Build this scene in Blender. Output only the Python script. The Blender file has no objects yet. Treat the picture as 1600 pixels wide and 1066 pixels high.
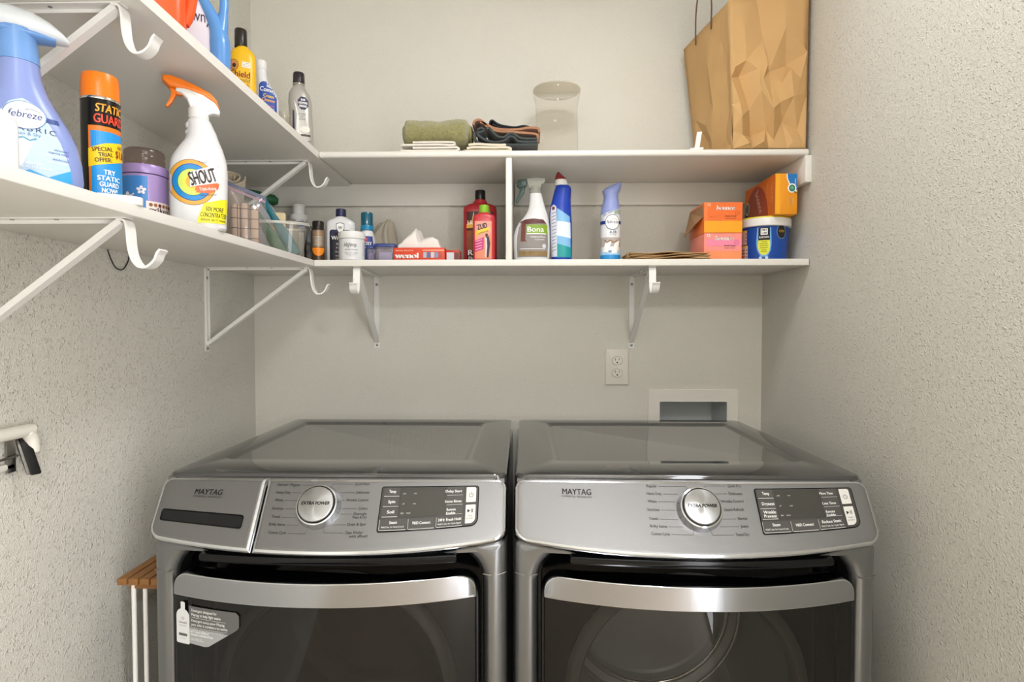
import bpy, bmesh, math, random
from mathutils import Vector, Matrix, noise

random.seed(7)
R = math.radians
SC = bpy.context.scene
COL = SC.collection

# ------------------------------------------------------------------ camera, world, exposure
CAM_Z = 1.28
cam_data = bpy.data.cameras.new('camera')
cam_data.sensor_width = 36.0
cam_data.lens = 890.0 / 1600.0 * 36.0
cam_data.clip_start = 0.02
cam = bpy.data.objects.new('camera', cam_data)
COL.objects.link(cam)
cam.location = (0, 0, CAM_Z)
cam.rotation_euler = (math.pi / 2 - math.atan(25 / 890), 0, math.atan(18 / 890))
SC.camera = cam

world = bpy.data.worlds.new('world')
SC.world = world
world.use_nodes = True
world.node_tree.nodes['Background'].inputs[0].default_value = (0.9, 0.95, 1.0, 1)
world.node_tree.nodes['Background'].inputs[1].default_value = 0.3
SC.view_settings.view_transform = 'Standard'
SC.view_settings.look = 'None'
SC.view_settings.exposure = -0.11
SC.view_settings.gamma = 1.0
SC.view_settings.use_curve_mapping = False
LAMP_NEAR, LAMP_FAR = 27.0, 98.0      # emission of the two ceiling lamps


SC.cycles.max_bounces = 8
SC.cycles.diffuse_bounces = 4
SC.cycles.adaptive_threshold = 0.02
SC.cycles.glossy_bounces = 4
SC.cycles.transmission_bounces = 6
SC.cycles.transparent_max_bounces = 16
SC.cycles.caustics_reflective = False
SC.cycles.caustics_refractive = False

# daylight of the next room coming in through the open doorway behind the viewer's right shoulder
sky = bpy.data.lights.new('doorway_daylight', 'AREA')
sky.shape = 'RECTANGLE'
sky.size, sky.size_y = 0.78, 1.98
sky.energy = 44.0
sky.color = (0.97, 0.98, 1.0)
so = bpy.data.objects.new('doorway_daylight', sky)
COL.objects.link(so)
so.location = (0.80, -0.60, 1.02)
so.rotation_euler = (math.pi / 2, 0, math.pi / 2)

# ------------------------------------------------------------------ materials
def lin(h):
    h = h.lstrip('#')
    out = []
    for i in (0, 2, 4):
        c = int(h[i:i + 2], 16) / 255
        out.append(c / 12.92 if c <= 0.04045 else ((c + 0.055) / 1.055) ** 2.4)
    return (*out, 1.0)


_MATS = {}


def mat(hexcol, rough=0.5, metal=0.0, var=0.06, vscale=40.0, bump=0.0, bscale=200.0, coat=0.0,
        trans=0.0, ior=1.45, alpha=1.0, spec=0.5, sheen=0.0, aniso=0.0, stretch=None, name=None):
    """procedural Principled material: base colour broken up by noise, optional noise relief"""
    key = (hexcol, rough, metal, var, vscale, bump, bscale, coat, trans, ior, alpha, spec, sheen, aniso, stretch)
    if key in _MATS:
        return _MATS[key]
    m = bpy.data.materials.new(name or 'mat_' + hexcol.strip('#'))
    m.use_nodes = True
    nt = m.node_tree
    b = nt.nodes['Principled BSDF']
    tc = nt.nodes.new('ShaderNodeTexCoord')
    src = tc.outputs['Object']
    if stretch:
        mp = nt.nodes.new('ShaderNodeMapping')
        mp.inputs['Scale'].default_value = stretch
        nt.links.new(src, mp.inputs['Vector'])
        src = mp.outputs['Vector']
    nz = nt.nodes.new('ShaderNodeTexNoise')
    nz.inputs['Scale'].default_value = vscale
    nz.inputs['Detail'].default_value = 4
    nt.links.new(src, nz.inputs['Vector'])
    c = lin(hexcol)
    mx = nt.nodes.new('ShaderNodeMix')
    mx.data_type = 'RGBA'
    mx.inputs['A'].default_value = tuple(min(1, v * (1 - var)) for v in c[:3]) + (1,)
    mx.inputs['B'].default_value = tuple(min(1, v * (1 + var)) for v in c[:3]) + (1,)
    nt.links.new(nz.outputs['Fac'], mx.inputs['Factor'])
    nt.links.new(mx.outputs['Result'], b.inputs['Base Color'])
    b.inputs['Roughness'].default_value = rough
    b.inputs['Metallic'].default_value = metal
    b.inputs['IOR'].default_value = ior
    b.inputs['Alpha'].default_value = alpha
    b.inputs['Specular IOR Level'].default_value = spec
    b.inputs['Transmission Weight'].default_value = trans
    b.inputs['Coat Weight'].default_value = coat
    b.inputs['Coat Roughness'].default_value = 0.08
    b.inputs['Sheen Weight'].default_value = sheen
    b.inputs['Anisotropic'].default_value = aniso
    if bump:
        n2 = nt.nodes.new('ShaderNodeTexNoise')
        n2.inputs['Scale'].default_value = bscale
        n2.inputs['Detail'].default_value = 3
        nt.links.new(src, n2.inputs['Vector'])
        bp = nt.nodes.new('ShaderNodeBump')
        bp.inputs['Strength'].default_value = 1.0
        bp.inputs['Distance'].default_value = bump
        nt.links.new(n2.outputs['Fac'], bp.inputs['Height'])
        nt.links.new(bp.outputs['Normal'], b.inputs['Normal'])
    _MATS[key] = m
    return m


def wall_mat(hexcol, relief):
    """painted drywall with a sprayed knock-down texture"""
    m = mat(hexcol, rough=0.72, var=0.03, vscale=6, spec=0.25, bscale=7.0 + relief, name='textured_paint')
    nt = m.node_tree
    b = nt.nodes['Principled BSDF']
    tc = nt.nodes.new('ShaderNodeTexCoord')
    hs = None
    for sc_, lo, hi, amp in ((165, 0.53, 0.80, 1.0), (400, 0.40, 0.75, 0.35)):
        nz = nt.nodes.new('ShaderNodeTexNoise')
        nz.inputs['Scale'].default_value = sc_
        nz.inputs['Detail'].default_value = 2
        nz.inputs['Distortion'].default_value = 0.3
        nt.links.new(tc.outputs['Object'], nz.inputs['Vector'])
        mr = nt.nodes.new('ShaderNodeMapRange')
        mr.interpolation_type = 'SMOOTHSTEP'
        mr.inputs['From Min'].default_value = lo
        mr.inputs['From Max'].default_value = hi
        mr.inputs['To Max'].default_value = amp
        nt.links.new(nz.outputs['Fac'], mr.inputs['Value'])
        if hs is None:
            hs = mr.outputs[0]
        else:
            ad = nt.nodes.new('ShaderNodeMath')
            ad.operation = 'ADD'
            nt.links.new(hs, ad.inputs[0])
            nt.links.new(mr.outputs[0], ad.inputs[1])
            hs = ad.outputs[0]
    bp = nt.nodes.new('ShaderNodeBump')
    bp.inputs['Strength'].default_value = 1.0
    bp.inputs['Distance'].default_value = relief
    nt.links.new(hs, bp.inputs['Height'])
    nt.links.new(bp.outputs['Normal'], b.inputs['Normal'])
    return m


def clear_mat(name, tint='#ffffff', haze=0.0, hazecol='#ffffff', gloss=0.04, ior=1.45):
    """thin clear plastic / glass sheet: transparent body with a Fresnel reflection and a little haze"""
    m = bpy.data.materials.new(name)
    m.use_nodes = True
    nt = m.node_tree
    nt.nodes.clear()
    out = nt.nodes.new('ShaderNodeOutputMaterial')
    tr = nt.nodes.new('ShaderNodeBsdfTransparent')
    tr.inputs[0].default_value = lin(tint)
    df = nt.nodes.new('ShaderNodeBsdfDiffuse')
    nz = nt.nodes.new('ShaderNodeTexNoise')
    nz.inputs['Scale'].default_value = 60
    cr = nt.nodes.new('ShaderNodeMix')
    cr.data_type = 'RGBA'
    c = lin(hazecol)
    cr.inputs['A'].default_value = tuple(v * 0.95 for v in c[:3]) + (1,)
    cr.inputs['B'].default_value = c
    nt.links.new(nz.outputs['Fac'], cr.inputs['Factor'])
    nt.links.new(cr.outputs['Result'], df.inputs[0])
    m1 = nt.nodes.new('ShaderNodeMixShader')
    m1.inputs[0].default_value = haze
    nt.links.new(tr.outputs[0], m1.inputs[1])
    nt.links.new(df.outputs[0], m1.inputs[2])
    gl = nt.nodes.new('ShaderNodeBsdfGlossy')
    gl.inputs['Roughness'].default_value = gloss
    fr = nt.nodes.new('ShaderNodeFresnel')
    gm = nt.nodes.new('ShaderNodeNewGeometry')      # a sheet reflects alike from both sides
    mr = nt.nodes.new('ShaderNodeMapRange')
    mr.inputs['To Min'].default_value = ior
    mr.inputs['To Max'].default_value = 1 / ior
    nt.links.new(gm.outputs['Backfacing'], mr.inputs['Value'])
    nt.links.new(mr.outputs[0], fr.inputs[0])
    m2 = nt.nodes.new('ShaderNodeMixShader')
    nt.links.new(fr.outputs[0], m2.inputs[0])
    nt.links.new(m1.outputs[0], m2.inputs[1])
    nt.links.new(gl.outputs[0], m2.inputs[2])
    nt.links.new(m2.outputs[0], out.inputs[0])
    return m


def emit_mat(name, hexcol, strength):
    m = bpy.data.materials.new(name)
    m.use_nodes = True
    nt = m.node_tree
    nt.nodes.clear()
    out = nt.nodes.new('ShaderNodeOutputMaterial')
    em = nt.nodes.new('ShaderNodeEmission')
    em.inputs[0].default_value = lin(hexcol)
    em.inputs[1].default_value = strength
    nt.links.new(em.outputs[0], out.inputs[0])
    return m


# ------------------------------------------------------------------ mesh helpers
def sup(t, a, b, p):
    c, s = math.cos(t), math.sin(t)
    return (a * math.copysign(abs(c) ** (2 / p), c), b * math.copysign(abs(s) ** (2 / p), s))


def catmull(pts, k=6, closed=False):
    n = len(pts)
    out = []
    P = [Vector(p) for p in pts]
    rng = range(n if closed else n - 1)
    for i in rng:
        p0 = P[(i - 1) % n] if (closed or i > 0) else P[0] * 2 - P[1]
        p1, p2 = P[i], P[(i + 1) % n]
        p3 = P[(i + 2) % n] if (closed or i + 2 < n) else P[-1] * 2 - P[-2]
        for j in range(k):
            t = j / k
            out.append(0.5 * ((2 * p1) + (p2 - p0) * t + (2 * p0 - 5 * p1 + 4 * p2 - p3) * t * t
                              + (3 * p1 - p0 - 3 * p2 + p3) * t ** 3))
    if not closed:
        out.append(P[-1])
    return out


def rrect(x0, x1, z0, z1, r, k=5):
    """rounded rectangle outline; r = radius or (bl, br, tr, tl)"""
    rs = r if isinstance(r, (tuple, list)) else (r,) * 4
    out = []
    for (cx, cz, a0, rr) in ((x0, z0, 180, rs[0]), (x1, z0, 270, rs[1]), (x1, z1, 0, rs[2]), (x0, z1, 90, rs[3])):
        ox = cx + rr if cx == x0 else cx - rr
        oz = cz + rr if cz == z0 else cz - rr
        for i in range(k + 1):
            a = R(a0 + 90 * i / k)
            out.append((ox + rr * math.cos(a), oz + rr * math.sin(a)))
    return out


class MB:
    def __init__(self):
        self.bm = bmesh.new()
        self.mats = []

    def mi(self, m):
        if m not in self.mats:
            self.mats.append(m)
        return self.mats.index(m)

    def add(self, verts, faces, m):
        i = self.mi(m)
        vs = [self.bm.verts.new(v) for v in verts]
        for f in faces:
            try:
                self.bm.faces.new([vs[j] for j in f]).material_index = i
            except ValueError:
                pass
        return vs

    def box(self, c, s, m, bev=0.0, seg=2, rot=None):
        i = self.mi(m)
        t = bmesh.new()
        bmesh.ops.create_cube(t, size=1.0)
        bmesh.ops.scale(t, vec=s, verts=t.verts)
        if bev:
            bmesh.ops.bevel(t, geom=t.edges[:], offset=bev, segments=seg, affect='EDGES', profile=0.5)
        if rot is not None:
            bmesh.ops.transform(t, matrix=rot.to_4x4(), verts=t.verts)
        bmesh.ops.translate(t, vec=c, verts=t.verts)
        self.merge(t, i)
        return self

    def merge(self, t, i):
        vm = {}
        for v in t.verts:
            vm[v] = self.bm.verts.new(v.co)
        for f in t.faces:
            try:
                self.bm.faces.new([vm[v] for v in f.verts]).material_index = i
            except ValueError:
                pass
        t.free()

    def rings(self, rs, m, cap0=True, cap1=True, closed=True):
        """skin a list of equal-length point rings"""
        n = len(rs[0])
        i = self.mi(m)
        vr = [[self.bm.verts.new(p) for p in r] for r in rs]
        for a, b in zip(vr, vr[1:]):
            for j in range(n if closed else n - 1):
                k = (j + 1) % n
                self.bm.faces.new((a[j], a[k], b[k], b[j])).material_index = i
        if cap0:
            self.bm.faces.new(vr[0][::-1]).material_index = i
        if cap1:
            self.bm.faces.new(vr[-1]).material_index = i
        return self

    def loft(self, secs, m, n=48, cap0=True, cap1=True, tf=None):
        """secs: (z, cx, cy, a, b, p) superellipse sections"""
        rs = []
        for (z, cx, cy, a, b, p) in secs:
            ring = []
            for j in range(n):
                x, y = sup(2 * math.pi * j / n, a, b, p)
                q = Vector((cx + x, cy + y, z))
                ring.append(tf @ q if tf is not None else q)
            rs.append(ring)
        return self.rings(rs, m, cap0, cap1)

    def lathe(self, prof, m, n=40, cap0=True, cap1=True, cx=0, cy=0, tf=None):
        return self.loft([(z, cx, cy, max(r, 1e-5), max(r, 1e-5), 2) for r, z in prof], m, n, cap0, cap1, tf)

    def tube(self, pts, r, m, n=8, closed=False):
        P = [Vector(p) for p in pts]
        N = len(P)
        rs = []
        up = None
        for i in range(N):
            a = P[(i - 1) % N] if (closed or i) else P[0]
            b = P[(i + 1) % N] if (closed or i < N - 1) else P[-1]
            t = (b - a).normalized()
            if up is None:
                up = t.orthogonal().normalized()
            up = (up - t * up.dot(t)).normalized()
            w = t.cross(up)
            rr = r[i] if isinstance(r, (list, tuple)) else r
            rs.append([P[i] + (up * math.cos(2 * math.pi * j / n) + w * math.sin(2 * math.pi * j / n)) * rr
                       for j in range(n)])
        if closed:
            rs.append(rs[0])
        self.rings(rs, m, not closed, not closed)
        if closed:
            bmesh.ops.remove_doubles(self.bm, verts=self.bm.verts, dist=1e-6)
        return self

    def ribbon(self, pts, wdir, width, thick, m):
        """flat strip swept along a path; wdir = direction of its width"""
        P = [Vector(p) for p in pts]
        w = Vector(wdir).normalized()
        rs = []
        N = len(P)
        for i in range(N):
            t = (P[min(i + 1, N - 1)] - P[max(i - 1, 0)]).normalized()
            nrm = t.cross(w).normalized()
            wi = width[i] if isinstance(width, (list, tuple)) else width
            rs.append([P[i] + w * wi / 2 * sx + nrm * thick / 2 * sn for sx, sn in ((-1, -1), (1, -1), (1, 1), (-1, 1))])
        return self.rings(rs, m)

    def prism(self, poly, y0, y1, m, bev=0.0, seg=2, plane='xz'):
        """extrude a 2D outline (x, z) from y0 to y1"""
        t = bmesh.new()
        f = lambda p, y: (p[0], y, p[1]) if plane == 'xz' else ((p[0], p[1], y) if plane == 'xy' else (y, p[0], p[1]))
        a = [t.verts.new(f(p, y0)) for p in poly]
        b = [t.verts.new(f(p, y1)) for p in poly]
        t.faces.new(a)
        t.faces.new(b[::-1])
        n = len(poly)
        for j in range(n):
            t.faces.new((a[j], b[j], b[(j + 1) % n], a[(j + 1) % n]))
        bmesh.ops.recalc_face_normals(t, faces=t.faces)
        if bev:
            es = [e for e in t.edges if len(e.link_faces) == 2 and
                  (len(e.link_faces[0].verts) > 4) != (len(e.link_faces[1].verts) > 4)]
            if n == 4:
                es = t.edges[:]
            bmesh.ops.bevel(t, geom=es, offset=bev, segments=seg, affect='EDGES', profile=0.5)
        self.merge(t, self.mi(m))
        return self

    def grid(self, fn, nu, nv, m):
        vs = [fn(i / nu, j / nv) for j in range(nv + 1) for i in range(nu + 1)]
        fs = [(j * (nu + 1) + i, j * (nu + 1) + i + 1, (j + 1) * (nu + 1) + i + 1, (j + 1) * (nu + 1) + i)
              for j in range(nv) for i in range(nu)]
        self.add(vs, fs, m)
        return self

    def build(self, name, parent=None, loc=None, rot=None, smooth=38, recalc=True):
        if recalc:
            bmesh.ops.recalc_face_normals(self.bm, faces=self.bm.faces)
        me = bpy.data.meshes.new(name)
        self.bm.to_mesh(me)
        self.bm.free()
        for m in self.mats:
            me.materials.append(m)
        if smooth:
            me.shade_smooth()
            me.set_sharp_from_angle(angle=R(smooth))
        o = bpy.data.objects.new(name, me)
        COL.objects.link(o)
        if parent is not None:
            o.parent = parent
        if loc is not None:
            o.location = loc
        if rot is not None:
            o.rotation_euler = rot
        return o


def thing(name, label, cat, loc=(0, 0, 0), rz=0.0, group=None, rot=None):
    o = bpy.data.objects.new(name, None)
    o.empty_display_size = 0.02
    COL.objects.link(o)
    o.location = loc
    o.rotation_euler = rot if rot is not None else (0, 0, rz)
    return tag(o, label, cat, group)


def tag(o, label, cat, group=None):
    o['label'] = label
    o['category'] = cat
    if group:
        o['group'] = group
    return o


def structure(o, label=None):
    o['kind'] = 'structure'
    if label:
        o['label'] = label
    return o


# ------------------------------------------------------------------ flat print (lettering, pictures) laid on a surface
def text_tris(s, bold=0.0, spacing=1.0):
    cu = bpy.data.curves.new('lettering', 'FONT')
    cu.body = s
    cu.size = 1.0
    cu.resolution_u = 3
    cu.offset = bold
    cu.space_character = spacing
    ob = bpy.data.objects.new('lettering', cu)
    COL.objects.link(ob)
    dg = bpy.context.evaluated_depsgraph_get()
    me = bpy.data.meshes.new_from_object(ob.evaluated_get(dg))
    vs = [(v.co.x, v.co.y) for v in me.vertices]
    fs = [tuple(p.vertices) for p in me.polygons]
    bpy.data.objects.remove(ob)
    bpy.data.curves.remove(cu)
    bpy.data.meshes.remove(me)
    return vs, fs


class Art:
    """coloured flat shapes in (u, v) metres, later wrapped on a surface by a map (u, v, h) -> xyz"""
    def __init__(self):
        self.items = []

    def poly(self, pts, m, layer=0):
        self.items.append(([tuple(p) for p in pts], [tuple(range(len(pts)))], m, layer))
        return self

    def rect(self, x0, x1, y0, y1, m, layer=0, r=0.0):
        return self.poly(rrect(x0, x1, y0, y1, r) if r else [(x0, y0), (x1, y0), (x1, y1), (x0, y1)], m, layer)

    def ell(self, cx, cy, a, b, m, layer=0, n=28, rot=0.0):
        c, s = math.cos(R(rot)), math.sin(R(rot))
        pts = []
        for i in range(n):
            x, y = a * math.cos(2 * math.pi * i / n), b * math.sin(2 * math.pi * i / n)
            pts.append((cx + x * c - y * s, cy + x * s + y * c))
        return self.poly(pts, m, layer)

    def ring(self, cx, cy, a, b, w, m, layer=0, n=32, a0=0, a1=360):
        vs, fs = [], []
        for i in range(n + 1):
            t = R(a0 + (a1 - a0) * i / n)
            vs += [(cx + a * math.cos(t), cy + b * math.sin(t)), (cx + (a - w) * math.cos(t), cy + (b - w) * math.sin(t))]
        for i in range(n):
            fs.append((2 * i, 2 * i + 2, 2 * i + 3, 2 * i + 1))
        self.items.append((vs, fs, m, layer))
        return self

    def line(self, pts, w, m, layer=0):
        for (x0, y0), (x1, y1) in zip(pts, pts[1:]):
            d = math.hypot(x1 - x0, y1 - y0) or 1e-9
            nx, ny = -(y1 - y0) / d * w / 2, (x1 - x0) / d * w / 2
            self.poly([(x0 + nx, y0 + ny), (x0 - nx, y0 - ny), (x1 - nx, y1 - ny), (x1 + nx, y1 + ny)], m, layer)
        return self

    def text(self, s, x, y, cap, m, layer=1, w=None, align='c', bold=0.0, shear=0.0, rot=0.0, spacing=1.0):
        """cap = capital height; w = overall width to fit; (x, y) = centre / left / right on the baseline"""
        vs, fs = text_tris(s, 0.0, spacing)
        if not vs:
            return self
        if bold:                       # heavier strokes: strike the word twice
            n_ = len(vs)
            b_ = bold * 1.1
            vs = [(a - b_, b - b_ * .3) for a, b in vs] + [(a + b_, b + b_ * .3) for a, b in vs]
            fs = list(fs) + [tuple(i + n_ for i in f) for f in fs]
        k = cap / 0.69
        x0, x1 = min(v[0] for v in vs), max(v[0] for v in vs)
        kx = (w / (x1 - x0)) if w else k
        off = {'c': (x0 + x1) / 2, 'l': x0, 'r': x1}[align]
        c, sn = math.cos(R(rot)), math.sin(R(rot))
        out = []
        for (a, b) in vs:
            px, py = (a - off) * kx + b * k * shear, b * k
            out.append((x + px * c - py * sn, y + px * sn + py * c))
        self.items.append((out, fs, m, layer))
        return self

    def build(self, name, parent, fmap, du=0.0, dv=0.0, h0=0.0004, dh=0.0003):
        mb = MB()
        for vs, fs, m, layer in self.items:
            t = bmesh.new()
            tv = [t.verts.new((a, b, 0)) for a, b in vs]
            for f in fs:
                try:
                    t.faces.new([tv[j] for j in f])
                except ValueError:
                    pass
            big = [f for f in t.faces if len(f.verts) > 4]
            if big:
                bmesh.ops.triangulate(t, faces=big)
            for ax, d in ((0, du), (1, dv)):
                if not d:
                    continue
                lo, hi = min(v[ax] for v in vs), max(v[ax] for v in vs)
                k = math.ceil(lo / d)
                while k * d < hi:
                    co = Vector((0, 0, 0))
                    co[ax] = k * d
                    no = Vector((0, 0, 0))
                    no[ax] = 1
                    bmesh.ops.bisect_plane(t, geom=t.verts[:] + t.edges[:] + t.faces[:], dist=1e-7, plane_co=co, plane_no=no)
                    k += 1
            h = h0 + dh * layer
            for v in t.verts:
                v.co = fmap(v.co.x, v.co.y, h)
            mb.merge(t, mb.mi(m))
        return mb.build(name, parent, smooth=0, recalc=False)


def on_loft(secs):
    """project print from the front (-y) onto a lofted body"""
    def f(u, v, h):
        s0, s1 = secs[0], secs[-1]
        for a, b in zip(secs, secs[1:]):
            if a[0] <= v <= b[0] and b[0] > a[0]:
                s0, s1 = a, b
                break
        k = min(1, max(0, (v - s0[0]) / ((s1[0] - s0[0]) or 1)))
        cx, cy, A, B, p = (s0[i] + (s1[i] - s0[i]) * k for i in range(1, 6))
        q = max(-0.995, min(0.995, (u - cx) / A))
        return Vector((cx + q * A, cy - B * (1 - abs(q) ** p) ** (1 / p) - h, v))
    return f


def on_cyl(r, r1=None, z0=0, z1=1, turn=0.0):
    """wrap print round an upright cylinder or cone; u runs round the front"""
    def f(u, v, h):
        rr = r if r1 is None else r + (r1 - r) * (v - z0) / (z1 - z0)
        a = u / rr + turn
        return Vector(((rr + h) * math.sin(a), -(rr + h) * math.cos(a), v))
    return f


def flat(o, ux, uy):
    """print on a flat face: origin o, u axis ux, v axis uy, raised along ux x uy"""
    o, ux, uy = Vector(o), Vector(ux).normalized(), Vector(uy).normalized()
    n = ux.cross(uy)
    return lambda u, v, h: o + ux * u + uy * v + n * h


def copy_tree(o, parent=None):
    c = o.copy()
    COL.objects.link(c)
    c.parent = parent
    for ch in list(o.children):
        copy_tree(ch, c)
    return c


# frequently used materials
WHITE_PAINT = mat('#e4e1da', 0.35, var=0.02, vscale=12, spec=0.4, name='white_shelf_paint')
WHITE_METAL = mat('#eceae6', 0.32, var=0.02, name='white_enamel')
WHITE_PL = mat('#e2e1de', 0.3, var=0.02, name='white_plastic')
BLACK_PL = mat('#121214', 0.3, name='black_plastic')
BLACK_INK = mat('#17161a', 0.6, name='black_ink')
WHITE_INK = mat('#f6f5f2', 0.6, var=0.01, name='white_ink')
CHROME = mat('#d8d6d2', 0.12, 1.0, var=0.02, name='chrome')
STEEL = mat('#9a9894', 0.32, 1.0, name='dull_steel')
# ------------------------------------------------------------------ the room
XL, XR, YB, YF, ZC = -0.912, 0.794, 1.914, -1.70, 2.44
WALL = wall_mat('#dbd8ce', 0.0019)
WALLB = wall_mat('#dbd8ce', 0.0008)
CEIL = wall_mat('#e8e5de', 0.0010)


def slab(name, lo, hi, m, label):
    mb = MB()
    mb.box([(a + b) / 2 for a, b in zip(lo, hi)], [b - a for a, b in zip(lo, hi)], m)
    return structure(mb.build(name, smooth=0), label)


T = 0.10
slab('floor', (XL - T, YF - T, -T), (XR + T, YB + T, 0), mat('#b7aa98', 0.45, var=0.15, vscale=9, name='vinyl_floor'), 'pale vinyl floor of the laundry room')
slab('ceiling', (XL - T, YF - T, ZC), (XR + T, YB + T, ZC + T), CEIL, 'white textured ceiling')
slab('wall_left', (XL - T, YF - T, 0), (XL, YB + T, ZC), WALL, 'beige textured wall beside the washer')
slab('wall_rear', (XL, YF - T, 0), (XR, YF, ZC), WALL, 'beige wall opposite the machines')
# right wall with an open doorway behind the viewer
DY0, DY1, DZ = -1.0, -0.2, 2.03
mb = MB()
for lo, hi in (((XR, YF - T, 0), (XR + T, DY0, ZC)), ((XR, DY1, 0), (XR + T, YB + T, ZC)), ((XR, DY0, DZ), (XR + T, DY1, ZC))):
    mb.box([(a + b) / 2 for a, b in zip(lo, hi)], [b - a for a, b in zip(lo, hi)], WALL)
structure(mb.build('wall_right', smooth=0), 'beige textured wall beside the dryer')
BX0, BX1, BZ0, BZ1 = 0.455, 0.680, 0.905, 1.0245     # recess for the dryer connection
mb = MB()
for lo, hi in (((XL, YB, 0), (BX0, YB + T, ZC)), ((BX1, YB, 0), (XR, YB + T, ZC)),
               ((BX0, YB, 0), (BX1, YB + T, BZ0)), ((BX0, YB, BZ1), (BX1, YB + T, ZC))):
    mb.box([(a + b) / 2 for a, b in zip(lo, hi)], [b - a for a, b in zip(lo, hi)], WALLB)
bmesh.ops.remove_doubles(mb.bm, verts=mb.bm.verts, dist=1e-5)
structure(mb.build('wall_back', smooth=0), 'beige wall behind the machines')
for n, y in ((1, DY0 - 0.03), (2, DY1 + 0.03)):
    structure(MB().box((XR - 0.008, y, 1.05), (0.016, 0.06, 2.1), WHITE_PAINT, 0.004).build('trim_%d' % n), 'white door casing')
for nm, lo, hi in (('baseboard_left', (XL, YF, 0), (XL + 0.012, YB, 0.09)), ('baseboard_right', (XR - 0.012, DY1 + 0.06, 0), (XR, YB, 0.09)),
                   ('baseboard_back', (XL + 0.012, YB - 0.012, 0), (XR - 0.012, YB, 0.09))):
    slab(nm, lo, hi, WHITE_PAINT, 'white baseboard')


def ceiling_lamp(x, y, strength, label):
    t = thing('ceiling_lamp', label, 'lamp', (x, y, ZC), group='flush ceiling lamps')
    MB().lathe([(0.19, 0), (0.19, -0.02), (0.175, -0.028)], WHITE_METAL, 48).build('rim', t)
    em = emit_mat('lit_lamp_glass', '#fdfdff', strength)
    MB().lathe([(0.172, -0.022), (0.165, -0.05), (0.14, -0.075), (0.09, -0.093), (0.03, -0.1), (0.0, -0.1)], em, 40, cap0=False).build('glass_dome', t)


ceiling_lamp(0.16, 0.93, LAMP_NEAR, 'lit flush ceiling lamp above the washer and dryer')
ceiling_lamp(0.30, -1.20, LAMP_FAR, 'lit flush ceiling lamp by the door')

# ------------------------------------------------------------------ shelves
LZ, UZ, TH = 1.4635, 1.7665, 0.018     # tops of the lower and upper shelf, board thickness
SY = 1.598                             # front edge of the boards along the back wall
SXL, SXU = -0.591, -0.576              # front edges of the boards along the left wall


def board(name, lo, hi, label, bev=0.003, tilt=0.0):
    c = [(a + b) / 2 for a, b in zip(lo, hi)]
    t = tag(MB().box((0, 0, 0), [b - a for a, b in zip(lo, hi)], WHITE_PAINT, bev, 3).build(name, loc=c), label, 'shelf', 'white wall shelves')
    return t


board('wall_shelf', (SXL + 0.0012, SY, LZ - TH), (XR - 0.004, YB, LZ), 'lower white shelf board above the machines along the back wall', 0.0015)
board('wall_shelf', (XL, -0.30, LZ - TH), (SXL, YB, LZ), 'lower white shelf board along the wall with the clip holder', 0.0015)
board('wall_shelf', (SXU + 0.0012, SY, UZ - TH), (XR - 0.006, YB, UZ), 'upper white shelf board carrying towels, glass vase and paper bag', 0.006)
UT = 0.026                             # the upper board on the left wall climbs a little towards the door


def uz(y):
    return UZ + 0.001 + (SY - y) * UT


mb = MB()
y0, y1 = -0.30, YB
mb.add([(x, y, uz(y) + dz) for dz in (0, -TH - 0.001) for x, y in ((XL, y0), (SXU, y0), (SXU, y1), (XL, y1))],
       [(0, 1, 2, 3), (7, 6, 5, 4), (0, 4, 5, 1), (1, 5, 6, 2), (2, 6, 7, 3), (3, 7, 4, 0)], WHITE_PAINT)
tag(mb.build('wall_shelf', smooth=0), 'upper white shelf board with cleaning bottles along the corner wall', 'shelf', 'white wall shelves')
# divider between the two back shelves
tag(MB().box((-0.0415, (SY + 0.006 + YB) / 2, (LZ + UZ - TH) / 2), (0.0175, YB - SY - 0.006, UZ - TH - LZ), WHITE_PAINT, 0.003)
    .build('shelf_divider'), 'upright white board between the two back shelves', 'divider')
# cleats under the upper back shelf
structure(MB().box(((XL - 0.058) / 2, YB - 0.009, UZ - TH - 0.036), (-0.058 - XL, 0.018, 0.072), WHITE_PAINT, 0.0015).build('trim_3'), 'cream cleat board under the upper back shelf')
structure(MB().box(((-0.03 + XR - 0.018) / 2, YB - 0.009, UZ - TH - 0.036), (XR - 0.018 + 0.03, 0.018, 0.072), WHITE_PAINT, 0.0015).build('trim_4'), 'cream cleat board beside the divider')
structure(MB().box((XR - 0.009, (SY + YB) / 2, UZ - TH - 0.037), (0.018, YB - SY, 0.074), WHITE_PAINT, 0.0015).build('trim_5'), 'short white cleat on the wall beside the dryer')


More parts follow.
